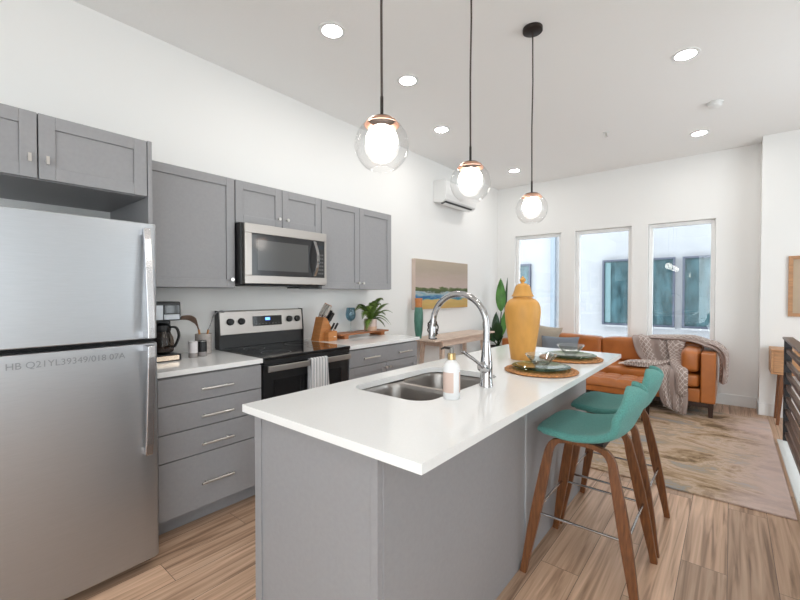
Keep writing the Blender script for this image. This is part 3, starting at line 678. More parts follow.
MB().lathe([(.001, 0), (.030, 0), (.034, .01), (.048, .10), (.054, .20), (.052, .30), (.044, .37)], c, 28).build('vase_body', M_green_vase, t, smooth=True)
MB().lathe([(.044, .37), (.041, .40), (.046, .47), (.044, .478), (.036, .478), (.034, .40)], c, 28).build('vase_neck', M_copperg, t, smooth=True)
c = (-2.69, 3.88, .80)
t = thing('branch_sculpture', c, 'dark scrolled metal sculpture on the pale console, seen behind the faucet head', 'sculpture')
m = MB(); m.lathe([(.001, 0), (.05, 0), (.05, .012), (.02, .02), (.001, .021)], c, 20)
for k in range(5):
    a = k*1.25; ph = [(c[0]+(.015+.045*math.sin(PI*q/8))*math.cos(a+q*.45), c[1]+(.015+.05*math.sin(PI*q/8))*math.sin(a+q*.45), c[2]+.015+.23*q/8) for q in range(9)]
    m.tube(smoothpath(ph, 4), .008, 7)
for k in range(6):
    a = k*1.07; z = c[2]+.06+.03*k; p = Vector((c[0]+.05*math.cos(a), c[1]+.05*math.sin(a), z))
    m.tube([p+Vector((.018*math.cos(q)*math.cos(a), .018*math.cos(q)*math.sin(a), .018*math.sin(q))) for q in [i*PI/5 for i in range(9)]], .005, 6)
m.build('scrollwork', M_bronze, t, smooth=True)

# ---- plant in far corner
c = (-2.72, 5.62, 0)
t = thing('potted_banana_plant', c, 'broad-leaved plant in a black planter in the far left corner', 'plant')
MB().lathe([(.001, 0), (.11, 0), (.115, .01), (.15, .52), (.15, .54), (.14, .54), (.135, .49), (.001, .49)], c, 32).build('planter', M_potblack, t, smooth=True)
MB().lathe([(.001, .50), (.136, .50)], c, 24).build('soil', M_soil, t)
def big_leaf(base, tip, wid, side, mt, stalk0, curve=.02, nm='leaf'):
    base, tip = Vector(base), Vector(tip); ax = tip-base; sd = Vector(side).normalized(); nrm = ax.cross(sd).normalized()
    def fn(u, v):
        w_ = wid*math.sin(PI*min(1, u**.8))**.8*(v*2-1) if 0 < u < 1 else 0
        return tuple(base+ax*u+sd*w_+nrm*(curve*math.sin(PI*u)+abs(v*2-1)*wid*.35))
    o = MB().grid(fn, 14, 8).build(nm, mt, t, smooth=True, solid=.002)
    MB().tube(smoothpath([stalk0, (Vector(stalk0)+base)/2+Vector((.01, 0, .02)), base], 4), .008, 8).build('stalk', M_leafd, o, smooth=True)
S0 = (c[0], c[1], .50)
big_leaf((-2.645, 5.60, 1.06), (-2.66, 5.62, 1.56), .075, (.77, .63, 0), M_leaf, S0, .0)
big_leaf((-2.62, 5.60, .70), (-2.585, 5.63, 1.10), .06, (.6, .5, .3), M_leaf, S0)
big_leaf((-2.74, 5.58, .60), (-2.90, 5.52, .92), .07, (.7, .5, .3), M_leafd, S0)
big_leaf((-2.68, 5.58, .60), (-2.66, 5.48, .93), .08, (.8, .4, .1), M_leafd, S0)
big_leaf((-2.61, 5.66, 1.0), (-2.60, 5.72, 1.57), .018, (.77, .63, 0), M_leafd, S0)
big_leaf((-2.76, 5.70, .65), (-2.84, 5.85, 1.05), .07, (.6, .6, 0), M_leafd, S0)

# ================================================================ ISLAND
IX0, IX1, IY0, IY1 = -1.428, -.585, .796, 3.13
SKX0, SKX1, SKY0, SKY1, SR = -1.325, -.905, 1.245, 1.925, .085
m = MB(); zt, zb = .914, .886
for z in (zt, zb):
    for x0, x1, y0, y1 in ((IX0, IX1, IY0, SKY0), (IX0, IX1, SKY1, IY1), (IX0, SKX0, SKY0, SKY1), (SKX1, IX1, SKY0, SKY1)):
        m.add([(x0, y0, z), (x1, y0, z), (x1, y1, z), (x0, y1, z)], [(0, 1, 2, 3)])
    rr = rrect(SKX0, SKX1, SKY0, SKY1, SR, z, 8)
    for q, (cx, cy) in enumerate(((SKX1, SKY1), (SKX0, SKY1), (SKX0, SKY0), (SKX1, SKY0))):
        arc = rr[q*9:(q+1)*9]
        m.add([(cx, cy, z)]+arc, [(0, i, i+1) for i in range(1, 9)])
m.loops([rrect(SKX0, SKX1, SKY0, SKY1, SR, zb, 8), rrect(SKX0, SKX1, SKY0, SKY1, SR, zt, 8)], False, False)
c4 = [(IX0, IY0), (IX1, IY0), (IX1, IY1), (IX0, IY1)]
m.loops([[(x, y, zb) for x, y in c4], [(x, y, zt) for x, y in c4]], False, False)
ct = m.build('island_countertop', M_quartz, o=(-1.0, 1.96, zb))
tag(ct, 'long white quartz countertop of the kitchen island with a sink cutout', 'countertop')

t = thing('kitchen_island', (-1.09, 1.92, 0), 'grey kitchen island cabinet under the long white countertop', 'kitchen island')
bx0, bx1, by0, by1 = -1.425, -.778, .845, 3.0
MB().box(bx0+.02, bx1-.001, by0+.006, by0+.024, 0, .885).build('end_panel', M_cab, t, bevel=.001)
MB().box(bx0, bx0+.042, by0, by0+.0055, .0, .885).build('corner_stile', M_cab, t, bevel=.001)
MB().box(bx1-.028, bx1, by0, by0+.0055, .0, .885).build('corner_stile', M_cab, t, bevel=.001)
MB().box(bx1-.018, bx1, by0+.025, 1.924, 0, .885).build('back_panel', M_cab, t, bevel=.0015)
MB().box(bx1-.018, bx1, 1.927, by1, 0, .885).build('back_panel', M_cab, t, bevel=.0015)
MB().box(bx0+.022, bx1-.019, by1-.018, by1, 0, .885).build('end_panel', M_cab, t, bevel=.001)
MB().box(bx1, bx1+.006, 1.918, 1.933, 0, .885).build('seam_batten', mat('batten_grey', (.38, .38, .39), .4), t)
MB().box(bx0+.022, bx1-.019, by0+.025, by1-.019, .10, .118).build('bottom', M_cab_in, t)
MB().box(bx0+.06, bx0+.075, by0+.025, by1-.019, 0, .099).build('toe_kick', M_cab, t)
n = 4; dw = (by1-by0-.01)/n
for i in range(n):
    a = by0+.007+dw*i; q = MB(); shaker(q, a, a+dw-.004, .105, .88, 0); q.v = [(bx0+.02-(x+.02), y, z) for x, y, z in q.v]
    d = q.build('door', M_cab, t, bevel=.002)
    ky = a+dw-.04 if i % 2 == 0 else a+.04
    MB().tube([(bx0+.0, ky, .80), (bx0-.02, ky, .80), (bx0-.028, ky, .80)], [.005, .013, .012], 12).build('knob', M_nickel, d, smooth=True)

# ---- sink
t = thing('kitchen_sink', (-1.115, 1.585, .68), 'undermount stainless double-bowl sink set in the island countertop', 'sink')
yd = 1.585
def bowl(x0, x1, y0, y1):
    m = MB(); ls = []; r0 = .075
    for dz, ins in ((0, 0), (-.006, .003), (-.02, .006), (-.15, .016), (-.178, .026), (-.192, .045), (-.196, .07)):
        ls.append(rrect(x0+ins, x1-ins, y0+ins, y1-ins, max(.03, r0-ins*.3), .880+dz, 6))
    m.loops(ls, False, True)
    b_ = m.build('bowl', M_sink, t, smooth=True)
    cx, cy = (x0+x1)/2, (y0+y1)/2
    MB().lathe([(.045, .0), (.043, .003), (.035, .003), (.03, -.0), (.001, -.0005)], (cx, cy, .6845), 24).build('drain', M_chrome, b_, smooth=True)
bx = (SKX0-.008, SKX1+.008)
bowl(*bx, SKY0-.008, yd-.014); bowl(*bx, yd+.014, SKY1+.008)
m = MB()
for y0, y1 in ((SKY0-.008, yd-.014), (yd+.014, SKY1+.008)):
    rr = rrect(bx[0], bx[1], y0, y1, .075, .880, 6)
    for q, (cx, cy) in enumerate(((bx[1], y1), (bx[0], y1), (bx[0], y0), (bx[1], y0))):
        m.add([(cx, cy, .880)]+rr[q*7:(q+1)*7], [(0, i, i+1) for i in range(1, 7)])
m.box(bx[0], bx[1], yd-.014, yd+.014, .872, .880)
m.build('divider', mat('sink_rim', (.58, .52, .48), .25, 1), t)

# ---- faucet
fx, fy = -.853, 1.655
t = thing('kitchen_faucet', (fx, fy, .914), 'tall chrome gooseneck pull-down faucet behind the double sink', 'faucet')
MB().lathe([(.001, 0), (.031, 0), (.031, .006), (.029, .012), (.027, .05), (.026, .11), (.020, .17), (.0155, .20)], (fx, fy, .9145), 28).build('base', M_chrome, t, smooth=True)
R_ = .146; zc = 1.186
arc = [(fx, fy, 1.10), (fx, fy, 1.14)]+[(fx-R_+R_*math.cos(a), fy, zc+R_*math.sin(a)) for a in [PI*i/16 for i in range(17)]]
arc += [(fx-2*R_-.004, fy, zc-.02)]
MB().tube(smoothpath(arc, 2), .0150, 16).build('spout', M_chrome, t, smooth=True)
hx = fx-2*R_-.004
MB().tube([(hx, fy, zc-.01), (hx, fy, zc-.02), (hx-.002, fy, zc-.05), (hx-.004, fy, zc-.075)], [.0155, .0165, .019, .017], 18).build('spray_head', M_chrome, t, smooth=True)
MB().tube([(fx, fy-.015, .995), (fx, fy-.045, 1.01), (fx, fy-.052, 1.014)], [.022, .022, .018], 18).build('valve_cap', M_chrome, t, smooth=True)
MB().sweep([(fx, fy-.045, 1.012), (fx-.004, fy-.10, 1.045), (fx-.012, fy-.19, 1.092)], (1, 0, 0), [.018, .016, .022], .009).build('lever', M_chrome, t, bevel=.003)

# ---- soap bottle
c = (-.862, 1.375, .9145)
t = thing('soap_dispenser', c, 'white pump soap bottle with blush label beside the sink', 'bottle')
MB().lathe([(.001, 0), (.031, 0), (.034, .004), (.034, .118), (.031, .135), (.020, .149), (.0145, .152), (.0145, .155), (.001, .156)], c, 32).build('bottle', M_white_pl, t, smooth=True)
seg = 48; a0, a1 = 0, PI*1.75
MB().grid(lambda u, v: (c[0]+.0344*math.cos(a0+(a1-a0)*u), c[1]+.0344*math.sin(a0+(a1-a0)*u), c[2]+.028+.080*v), seg, 1).build('paper_label', M_label, t, smooth=True)
MB().lathe([(.001, .1561), (.0165, .1561), (.0165, .180), (.012, .182), (.001, .182)], c, 24).build('collar', M_brass, t, smooth=True)
MB().tube([(c[0], c[1], c[2]+.182), (c[0], c[1], c[2]+.204)], .009, 14).build('pump', mat('pump_grey', (.25, .24, .22), .4, .5), t, smooth=True)
MB().tube([(c[0]-.0, c[1], c[2]+.200), (c[0]-.022, c[1]-.018, c[2]+.204), (c[0]-.034, c[1]-.026, c[2]+.197)], [.006, .005, .0035], 8).build('nozzle', M_bronze, t, smooth=True)

# ---- ochre jar
c = (-1.03, 2.49, .9145)
t = thing('ginger_jar', c, 'tall ochre yellow lidded jar on the island countertop', 'vase')
MB().lathe([(.001, 0), (.070, 0), (.073, .004), (.078, .05), (.092, .14), (.105, .23), (.1115, .30), (.109, .335), (.098, .363), (.078, .382), (.060, .390), (.059, .398), (.001, .399)], c, 48).build('jar', M_ochre, t, smooth=True)
ld = MB().lathe([(.001, .3995), (.068, .3995), (.0695, .403), (.061, .415), (.053, .437), (.048, .458), (.041, .472), (.025, .482), (.010, .485), (.009, .490)], c, 40).build('lid', M_ochre, t, smooth=True)
MB().lathe([(.009, .490), (.019, .503), (.019, .509), (.010, .520), (.001, .532)], c, 24).build('knob', M_ochre, ld, smooth=True)

# ---- place settings
def placemat_mat():
    m = mat('woven_hyacinth', (.52, .22, .07), .8)
    nt = m.node_tree; N = nt.nodes; L = nt.links; b = N['Principled BSDF']
    tc = N.new('ShaderNodeTexCoord'); v = N.new('ShaderNodeTexVoronoi'); v.inputs['Scale'].default_value = 75; L.new(tc.outputs['Object'], v.inputs['Vector'])
    r = N.new('ShaderNodeMapRange'); r.inputs[1].default_value = 0; r.inputs[2].default_value = .7; r.inputs[3].default_value = 1.3; r.inputs[4].default_value = .55; L.new(v.outputs['Distance'], r.inputs[0])
    s = N.new('ShaderNodeVectorMath'); s.operation = 'SCALE'; s.inputs[0].default_value = (.55, .245, .085); L.new(r.outputs[0], s.inputs['Scale']); L.new(s.outputs[0], b.inputs['Base Color'])
    return m
M_mat = placemat_mat()
S1 = (-.79, 2.16, .9145)
t = thing('woven_placemat', S1, 'round woven rattan placemat, nearer the soap bottle', 'placemat', 'place settings on the island')
m = MB(); R0 = .19
for k in range(8):
    r_ = R0-.012-.024*k
    if r_ < .01: break
    ns = 96; seg8 = 8; ls = []
    for i in range(ns):
        a = 2*PI*i/ns; br = .0125*(1+.10*math.sin(i*PI/2+k)); wob = .0015*math.sin(i*PI/2+k*2)
        ls.append([((r_+br*math.cos(q))*math.cos(a), (r_+br*math.cos(q))*math.sin(a), .0065+wob*.4+.006*math.sin(q)) for q in [2*PI*j/seg8 for j in range(seg8)]])
    ls.append(ls[0]); m.loops([[(S1[0]+p[0], S1[1]+p[1], S1[2]+p[2]) for p in l] for l in ls], False, False)
m.build('weave', M_mat, t, smooth=True)
pl = thing('dinner_plate', (S1[0], S1[1], S1[2]+.0135), 'large dark green glass plate on the nearer placemat', 'plate', 'place settings on the island')
MB().lathe([(.001, .0), (.095, .0), (.115, .004), (.150, .014), (.152, .016), (.149, .018), (.113, .008), (.094, .004), (.001, .004)], (S1[0], S1[1], S1[2]+.0135), 48, squash=(1, 1)).build('plate', M_ggreen, pl, smooth=True)
sp = thing('salad_plate', (S1[0], S1[1], S1[2]+.019), 'smaller pale glass plate stacked on the nearer green plate', 'plate', 'place settings on the island')
MB().lathe([(.001, .0), (.07, .0), (.095, .005), (.125, .014), (.127, .016), (.124, .0175), (.093, .009), (.069, .004), (.001, .004)], (S1[0], S1[1], S1[2]+.019), 48).build('plate', M_gclear, sp, smooth=True)
bo = thing('glass_bowl', (S1[0], S1[1], S1[2]+.0235), 'clear glass bowl on the nearer stack of plates', 'bowl', 'place settings on the island')
MB().lathe([(.001, 0), (.030, 0), (.033, .002), (.036, .010), (.060, .040), (.082, .066), (.083, .069), (.080, .069), (.057, .042), (.032, .014), (.001, .009)], (S1[0], S1[1], S1[2]+.0235), 40).build('bowl', M_bowlglass, bo, smooth=True)
dy = .52
for o_, lb in ((t, 'round woven rattan placemat at the far end of the island'), (pl, 'large dark green glass plate on the farther placemat'), (sp, 'smaller pale glass plate stacked on the farther green plate'), (bo, 'clear glass bowl on the farther stack of plates')):
    dup(o_, (o_.location.x, o_.location.y+dy, o_.location.z), lb)

# ================================================================ STOOLS
def make_stool(x, y, label):
    t = thing('bar_stool', (x, y, 0), label, 'stool', 'bar stools at the island')
    # local coordinates: +X is the back of the stool
    prof = [(-.195, .662, .170), (-.205, .678, .185), (-.185, .697, .195), (-.12, .702, .208), (-.03, .694, .216), (.04, .692, .220), (.10, .700, .222), (.148, .726, .222), (.174, .772, .218), (.194, .818, .204), (.206, .852, .175), (.212, .876, .125), (.215, .890, .05)]
    P = smoothpath([(a, b_, c_) for a, b_, c_ in prof], 3); n = len(P)-1
    def fn(u, v):
        q = P[min(n, int(round(u*n)))]; s = v*2-1; px, pz, hw = q
        def sm(q_, lo, hi):
            q_ = min(1, max(0, (q_-lo)/(hi-lo))); return q_*q_*(3-2*q_)
        lift = .010*s**2+.030*s**2*sm(px, -.08, .13)*(1-sm(pz, .72, .86))
        wrap = -.045*s**2*sm(pz, .69, .80)
        return (x+px+wrap+.02*abs(s)**3*sm(-px, .10, .20), y+s*hw, pz+lift-.010*abs(s)**4)
    MB().grid(fn, n, 14).build('seat_shell', M_teal, t, solid=.036, smooth=True, sub=1, off=1)
    # bent wood frames
    for s in (-1, 1):
        yt, yf = y+s*.165, y+s*.232
        path = []
        fpts = [(-.228, 0), (-.195, .20), (-.158, .42), (-.137, .55), (-.127, .60), (-.105, .636), (-.06, .652), (0, .654), (.06, .652), (.115, .636), (.140, .60), (.150, .55), (.177, .42), (.217, .20), (.250, 0)]
        for px, pz in fpts:
            k = 1-pz/.654; path.append((x+px, yt+(yf-yt)*k, pz+.0))
        path = smoothpath(path, 3)
        m = MB(); ls = []
        for i, p in enumerate(path):
            tt = (path[min(i+1, len(path)-1)]-path[max(i-1, 0)]); tt.y = 0; tt.normalize(); nn = Vector((tt.z, 0, -tt.x))
            k = 1-p.z/.654; wY = .024; wN = .030+.018*math.sin(PI*min(1, max(0, (p.z-.05)/.6)))
            if p.z > .64: wN = .022
            ls.append([tuple(p+Vector((0, a*wY/2, 0))+nn*b_*wN/2) for a, b_ in ((-1, -1), (1, -1), (1, 1), (-1, 1))])
        nL = len(ls); h_ = nL//2
        m.loops(ls[:h_+1]).build('leg', M_walnut, t, bevel=.002)
        m2 = MB().loops(ls[h_:]); m2.build('leg', M_walnut, t, bevel=.002)
    MB().box(x-.10, x+.10, y-.155, y+.155, .642, .668).build('seat_plate', M_bronze, t)
    # footrest ring
    zf = .295; xa, xb, ya, yb = -.185, .205, -.206, .206
    m = MB(); pts = [(x+xa, y+ya), (x+xb, y+ya), (x+xb, y+yb), (x+xa, y+yb), (x+xa, y+ya)]
    for i in range(4): m.tube([(pts[i][0], pts[i][1], zf), (pts[i+1][0], pts[i+1][1], zf)], .006, 10)
    for p in pts[:4]: m.sphere((p[0], p[1], zf), .0065, 8, 6)
    m.build('footrest', M_chrome, t, smooth=True)
    return t
st = make_stool(-.530, 2.09, 'teal fabric bar stool with bent walnut legs, nearer the camera end of the island')
dup(st, (-.530, 2.62, 0), 'teal fabric bar stool with bent walnut legs, the farther one nearer the sofa')

# ================================================================ PENDANTS AND CEILING
PX = -1.01; gz = 1.885
t = thing('pendant_light', (PX, 1.123, H), 'clear globe pendant lamp over the sink end of the island, nearest', 'pendant lamp', 'globe pendants above the island')
py = 1.123
MB().lathe([(.001, -.001), (.062, -.001), (.062, -.022), (.055, -.026), (.001, -.026)], (PX, py, H), 28).build('canopy', M_bronze, t, smooth=True)
MB().tube([(PX, py, H-.026), (PX+.003, py, 2.7), (PX-.002, py, 2.4), (PX, py, 2.06)], .0045, 8).build('cord', M_cord, t, smooth=True)
MB().tube([(PX, py, 2.065), (PX, py, 1.988)], .006, 10).build('stem', M_bronze, t, smooth=True)
cp_ = MB().lathe([(.001, .1045), (.02, .104), (.040, .099), (.050, .092), (.048, .091), (.001, .097)], (PX, py, gz), 32).build('cap', M_bronze, t, smooth=True)
MB().lathe([(.0502, .0922), (.060, .083), (.066, .074), (.064, .074), (.058, .081), (.049, .0895)], (PX, py, gz), 32).build('copper_rim', M_copper, cp_, smooth=True)
MB().sphere((PX, py, gz+.016), .060, 28, 18).build('lit_globe', M_milk, t, smooth=True)
pr = []
for i in range(20):
    a = math.radians(30+(154-30)*i/19); pr.append((.101*math.sin(a), .101*math.cos(a)))
MB().lathe(pr, (PX, py, gz), 48).build('glass_shade', M_globe, t, smooth=True, solid=.0022, off=-1)
dup(t, (PX, 1.782, H), 'clear globe pendant lamp in the middle of the three over the island')
dup(t, (PX, 2.582, H), 'clear globe pendant lamp over the far end of the island, farthest')

first = None
cans = [((-2.03, 1.774), 'round recessed ceiling light above the range, nearest the camera'), ((-2.03, 2.57), 'round recessed ceiling light above the knife block aisle, second from camera'), ((-2.36, 3.555), 'round recessed ceiling light near the left wall before the air conditioner'), ((-2.36, 5.39), 'round recessed ceiling light near the far left corner of the room'), ((-.27, 3.56), 'round recessed ceiling light right of all three pendants, over the stair side of the rug'), ((-.28, 5.39), 'round recessed ceiling light near the right window, beyond the smoke detector'),
        ((-.27, 1.0), 'added recessed ceiling light, unseen, nearest the stairwell, before the island stools'), ((-.27, -.9), 'added recessed ceiling light, unseen, nearest the added tall windows at the kitchen end')]  # added ceiling lights out of view, for more even room light
for (x, y), lb in cans:
    if first is None:
        first = thing('recessed_light', (x, y, H), lb, 'ceiling light', 'recessed ceiling lights')
        MB().lathe([(.064, -.001), (.064, -.006), (.086, -.005), (.089, -.0005)], (x, y, H), 36).build('trim_ring', M_ac, first, smooth=True)
        MB().lathe([(.001, -.004), (.064, -.004)], (x, y, H), 32).build('diffuser', M_can, first)
    else: dup(first, (x, y, H), lb)
t = thing('smoke_detector', (-.13, 4.62, H), 'small white round smoke detector on the ceiling', 'smoke detector')
MB().lathe([(.062, -.0005), (.062, -.012), (.001, -.012)], (-.13, 4.62, H), 32).build('base', M_ac, t, smooth=True)
MB().lathe([(.052, -.012), (.052, -.018), (.048, -.019), (.048, -.024), (.052, -.025), (.050, -.036), (.040, -.044), (.001, -.046)], (-.13, 4.62, H), 32).build('cover', M_ac, t, smooth=True)
t = thing('fire_sprinkler', (-1.045, 4.73, H), 'tiny metal fire sprinkler head on the ceiling', 'sprinkler')
MB().lathe([(.032, -.0005), (.030, -.006), (.001, -.007)], (-1.045, 4.73, H), 24).build('escutcheon', M_ac, t, smooth=True)
MB().tube([(-1.045, 4.73, H-.007), (-1.045, 4.73, H-.045)], .008, 10).lathe([(.001, -.045), (.018, -.046), (.018, -.049), (.001, -.05)], (-1.045, 4.73, H), 16).build('deflector', M_nickel, t, smooth=True)

# ================================================================ LIVING AREA
m = MB().box(-2.20, .314, 3.285, 5.70, .001, .013)
tag(m.build('area_rug', rug_mat(), o=(-.9, 4.5, 0), bevel=.004), 'large abstract tan, grey and blush rug under the sofa', 'rug')

# ---- sofa
t = thing('leather_sofa', (-1.31, 5.75, 0), 'cognac leather two-cushion sofa with dark legs below the windows', 'sofa')
sx0, sx1, sy0, sy1 = -2.515, -.115, 5.345, 6.14
def cushion(x0, x1, y0, y1, z0, z1, r, puff, nm, mt, par, nx=10, ny=8, seed=0):
    """rounded box cushion with crowned faces"""
    rnd = random.Random(seed); ph = rnd.random()*6
    cx, cy, cz = (x0+x1)/2, (y0+y1)/2, (z0+z1)/2; hx_, hy_, hz_ = (x1-x0)/2, (y1-y0)/2, (z1-z0)/2
    m = MB(); N = 8
    import itertools
    vs = {}; 
    def vert(i, j, k):
        key = (i, j, k)
        if key in vs: return vs[key]
        a, b_, c_ = (2*i/N-1), (2*j/N-1), (2*k/N-1)
        def rp(q): return math.copysign(abs(q)**.8, q)
        # rounded-cube by pulling corners in
        p = Vector((a*hx_, b_*hy_, c_*hz_)); inner = Vector((max(-hx_+r, min(hx_-r, p.x)), max(-hy_+r, min(hy_-r, p.y)), max(-hz_+r, min(hz_-r, p.z))))
        d = p-inner
        if d.length > 1e-6: p = inner+d.normalized()*r
        f_ = (1-a*a)*(1-b_*b_)*(1 if abs(c_) > .99 else 0)
        f2 = (1-a*a)*(1-c_*c_)*(1 if abs(b_) > .99 else 0)
        f3 = (1-b_*b_)*(1-c_*c_)*(1 if abs(a) > .99 else 0)
        p.z += math.copysign(1, c_)*puff*f_; p.y += math.copysign(1, b_)*puff*.6*f2; p.x += math.copysign(1, a)*puff*.5*f3
        p += Vector((0, 0, .004*math.sin(a*5+ph)*(1 if c_ > 0 else 0)))
        m.v.append((cx+p.x, cy+p.y, cz+p.z)); vs[key] = len(m.v)-1; return vs[key]
    R = range(N)
    for i in R:
        for j in R:
            for k in (0, N):
                m.f.append((vert(i, j, k), vert(i+1, j, k), vert(i+1, j+1, k), vert(i, j+1, k)))
                m.f.append((vert(i, k, j), vert(i+1, k, j), vert(i+1, k, j+1), vert(i, k, j+1)))
                m.f.append((vert(k, i, j), vert(k, i+1, j), vert(k, i+1, j+1), vert(k, i, j+1)))
    return m.build(nm, mt, par, smooth=True, sub=1) if par is not None else m
MB().box(sx0+.13, sx1-.13, sy0+.004, sy1, .165, .308).build('base', M_leather, t, bevel=.012, seg=3)
MB().box(sx0, sx0+.128, sy0, sy1, .165, .695).build('arm', M_leather, t, bevel=.014, seg=3)
MB().box(sx1-.128, sx1, sy0, sy1, .165, .695).build('arm', M_leather, t, bevel=.014, seg=3)
MB().box(sx0+.13, sx1-.13, sy1-.17, sy1, .31, .72).build('back', M_leather, t, bevel=.014, seg=3)
mid = (sx0+sx1)/2
for i, (x0, x1) in enumerate(((sx0+.135, mid-.004), (mid+.004, sx1-.135))):
    cushion(x0, x1, sy0-.005, sy1-.18, .312, .468, .035, .012, 'seat_cushion', M_leather, t, seed=i)
    cushion(x0, x1, sy1-.36, sy1-.175, .475, .765, .03, .006, 'back_cushion', M_leather, t, seed=i+4)
MB().box(sx0+.02, sx1-.02, sy0+.03, sy1-.03, .115, .164).build('plinth', M_wenge, t, bevel=.003)
for x in (sx0+.015, sx1-.065):
    for y in (sy0+.015, sy1-.065):
        MB().loops([[(x+.025+a*h_, y+.025+b_*h_, z) for a, b_ in ((-1, -1), (1, -1), (1, 1), (-1, 1))] for z, h_ in ((.0135, .018), (.164, .027))]).build('leg', M_wenge, t, bevel=.002)
bc = thing('bolster_cushion', (-.365, 5.62, .47), 'cognac leather bolster cushion against the right arm of the sofa', 'cushion')
cushion(-.425, -.248, 5.36, 5.93, .472, .722, .055, .008, 'cushion', M_leather, bc, seed=11)

def pillow(name, c, w_, h_, th, mt, label, tilt, yaw=0, roll=0):
    m = MB(); N = 14
    for s in (-1, 1):
        def fn(u, v):
            a, b_ = u*2-1, v*2-1; k = (max(0, 1-a**4))**.5*(max(0, 1-b_**4))**.5
            pinch = 1-.10*(1-a*a)*0 - .07*(1-abs(b_))*abs(a)**6*1 - .0
            return (a*w_/2*(1-.08*(1-b_*b_)), s*th/2*k, b_*h_/2*(1-.10*(1-a*a)))
        m.grid(fn, N, N)
    M = Matrix.Translation(c) @ Matrix.Rotation(yaw, 4, 'Z') @ Matrix.Rotation(tilt, 4, 'X') @ Matrix.Rotation(roll, 4, 'Y')
    m.move(M); return tag(m.build(name, mt, o=(c[0], c[1], c[2]-h_/2), smooth=True), label, 'pillow', 'pillows on the sofa')
pillow('throw_pillow', (-2.05, 5.77, .672), .42, .42, .13, M_beige, 'beige square throw pillow at the left end of the sofa', -.2, .1, .12)
pillow('lumbar_pillow', (-1.80, 5.60, .605), .52, .30, .12, M_slate, 'slate blue lumbar pillow in front of the beige pillow', -.25, -.05, -.03)

# ---- knitted throw
def cloth_strip(path, half, wav=.012, seed=0, nw=22, nl=6, fold=3.0):
    """path of (point, side vector, halfwidth) ; returns grid points and uv"""
    P = smoothpath([p for p, s, h_ in path], nl); S = smoothpath([s for p, s, h_ in path], nl); Hh = smoothpath([(h_, 0, 0) for p, s, h_ in path], nl)
    n = len(P); vs = []; uv = []; L_ = 0
    for i in range(n):
        if i: L_ += (P[i]-P[i-1]).length
        t_ = (P[min(i+1, n-1)]-P[max(i-1, 0)]).normalized(); s = S[i].normalized(); nn = s.cross(t_).normalized()
        for j in range(nw+1):
            a = 2*j/nw-1
            off = wav*(math.sin(a*PI*fold+seed+i*.13)+.5*math.sin(a*PI*fold*2.3+seed*2-i*.21)+1.2)
            vs.append(P[i]+s*a*Hh[i].x+nn*off); uv.append((a*half, L_))
    fs = [(i*(nw+1)+j, (i+1)*(nw+1)+j, (i+1)*(nw+1)+j+1, i*(nw+1)+j+1) for i in range(n-1) for j in range(nw)]
    return vs, fs, uv
X_ = Vector((1, 0, 0)); 
def V(*a): return Vector(a)
sA = cloth_strip([(V(-.72, 6.10, .73), V(-1, 0, 0), .26), (V(-.72, 6.02, .775), V(-1, 0, 0), .26), (V(-.72, 5.88, .785), V(-1, 0, 0), .25), (V(-.71, 5.755, .76), V(-1, 0, 0), .24), (V(-.68, 5.735, .60), V(-1, 0, 0), .22), (V(-.62, 5.69, .50), V(-1, 0, 0), .20), (V(-.54, 5.55, .492), V(-1, 0, 0), .18), (V(-.50, 5.38, .490), V(-1, 0, 0), .15), (V(-.49, 5.318, .455), V(-1, 0, 0), .14), (V(-.485, 5.305, .30), V(-1, 0, 0), .135), (V(-.475, 5.295, .16), V(-1, 0, .15), .125), (V(-.465, 5.29, .065), V(-1, 0, .35), .105)], .30, .009, 1.0)
def cloth_bunch(path, nl=6, seed=0, ns=30):
    """gathered cloth: closed rippled section; path of (point, side, half width, half thickness)"""
    P = smoothpath([q[0] for q in path], nl); S = smoothpath([q[1] for q in path], nl); W = smoothpath([(q[2], q[3], 0) for q in path], nl)
    n = len(P); vs = []; uv = []; L_ = 0
    for i in range(n):
        if i: L_ += (P[i]-P[i-1]).length
        t_ = (P[min(i+1, n-1)]-P[max(i-1, 0)]).normalized(); s_ = S[i].normalized(); nn = s_.cross(t_).normalized()
        k = .25 if i in (0, n-1) else 1
        for j in range(ns):
            a = 2*PI*j/ns; rp = 1+.13*math.sin(a*5+seed+i*.10)+.07*math.sin(a*9-i*.17+seed)
            vs.append(P[i]+(s_*math.cos(a)*W[i].x+nn*math.sin(a)*W[i].y)*rp*k); uv.append((.2*abs(math.sin(a/2)), L_))
    fs = [(i*ns+j, (i+1)*ns+j, (i+1)*ns+(j+1) % ns, i*ns+(j+1) % ns) for i in range(n-1) for j in range(ns)]
    return vs, fs, uv
Yn = V(0, -1, 0)
sB = cloth_bunch([(V(-.80, 5.93, .79), Yn, .15, .012), (V(-.52, 5.88, .80), Yn, .17, .022), (V(-.34, 5.84, .80), Yn, .17, .03), (V(-.20, 5.78, .765), Yn, .17, .035), (V(-.115, 5.74, .735), Yn, .17, .035), (V(-.06, 5.71, .66), Yn, .17, .035), (V(-.052, 5.68, .52), Yn, .16, .030), (V(-.055, 5.66, .42), Yn, .14, .028), (V(-.06, 5.64, .355), Yn, .11, .024)], seed=2.2)
sC = cloth_bunch([(V(-.46, 5.68, .56), V(.3, 1, 0), .10, .02), (V(-.60, 5.56, .515), V(.3, 1, 0), .15, .03), (V(-.76, 5.47, .515), V(.2, 1, 0), .12, .030), (V(-.90, 5.44, .510), V(0, 1, 0), .09, .026), (V(-.98, 5.43, .500), V(0, 1, 0), .06, .018)], seed=.4)
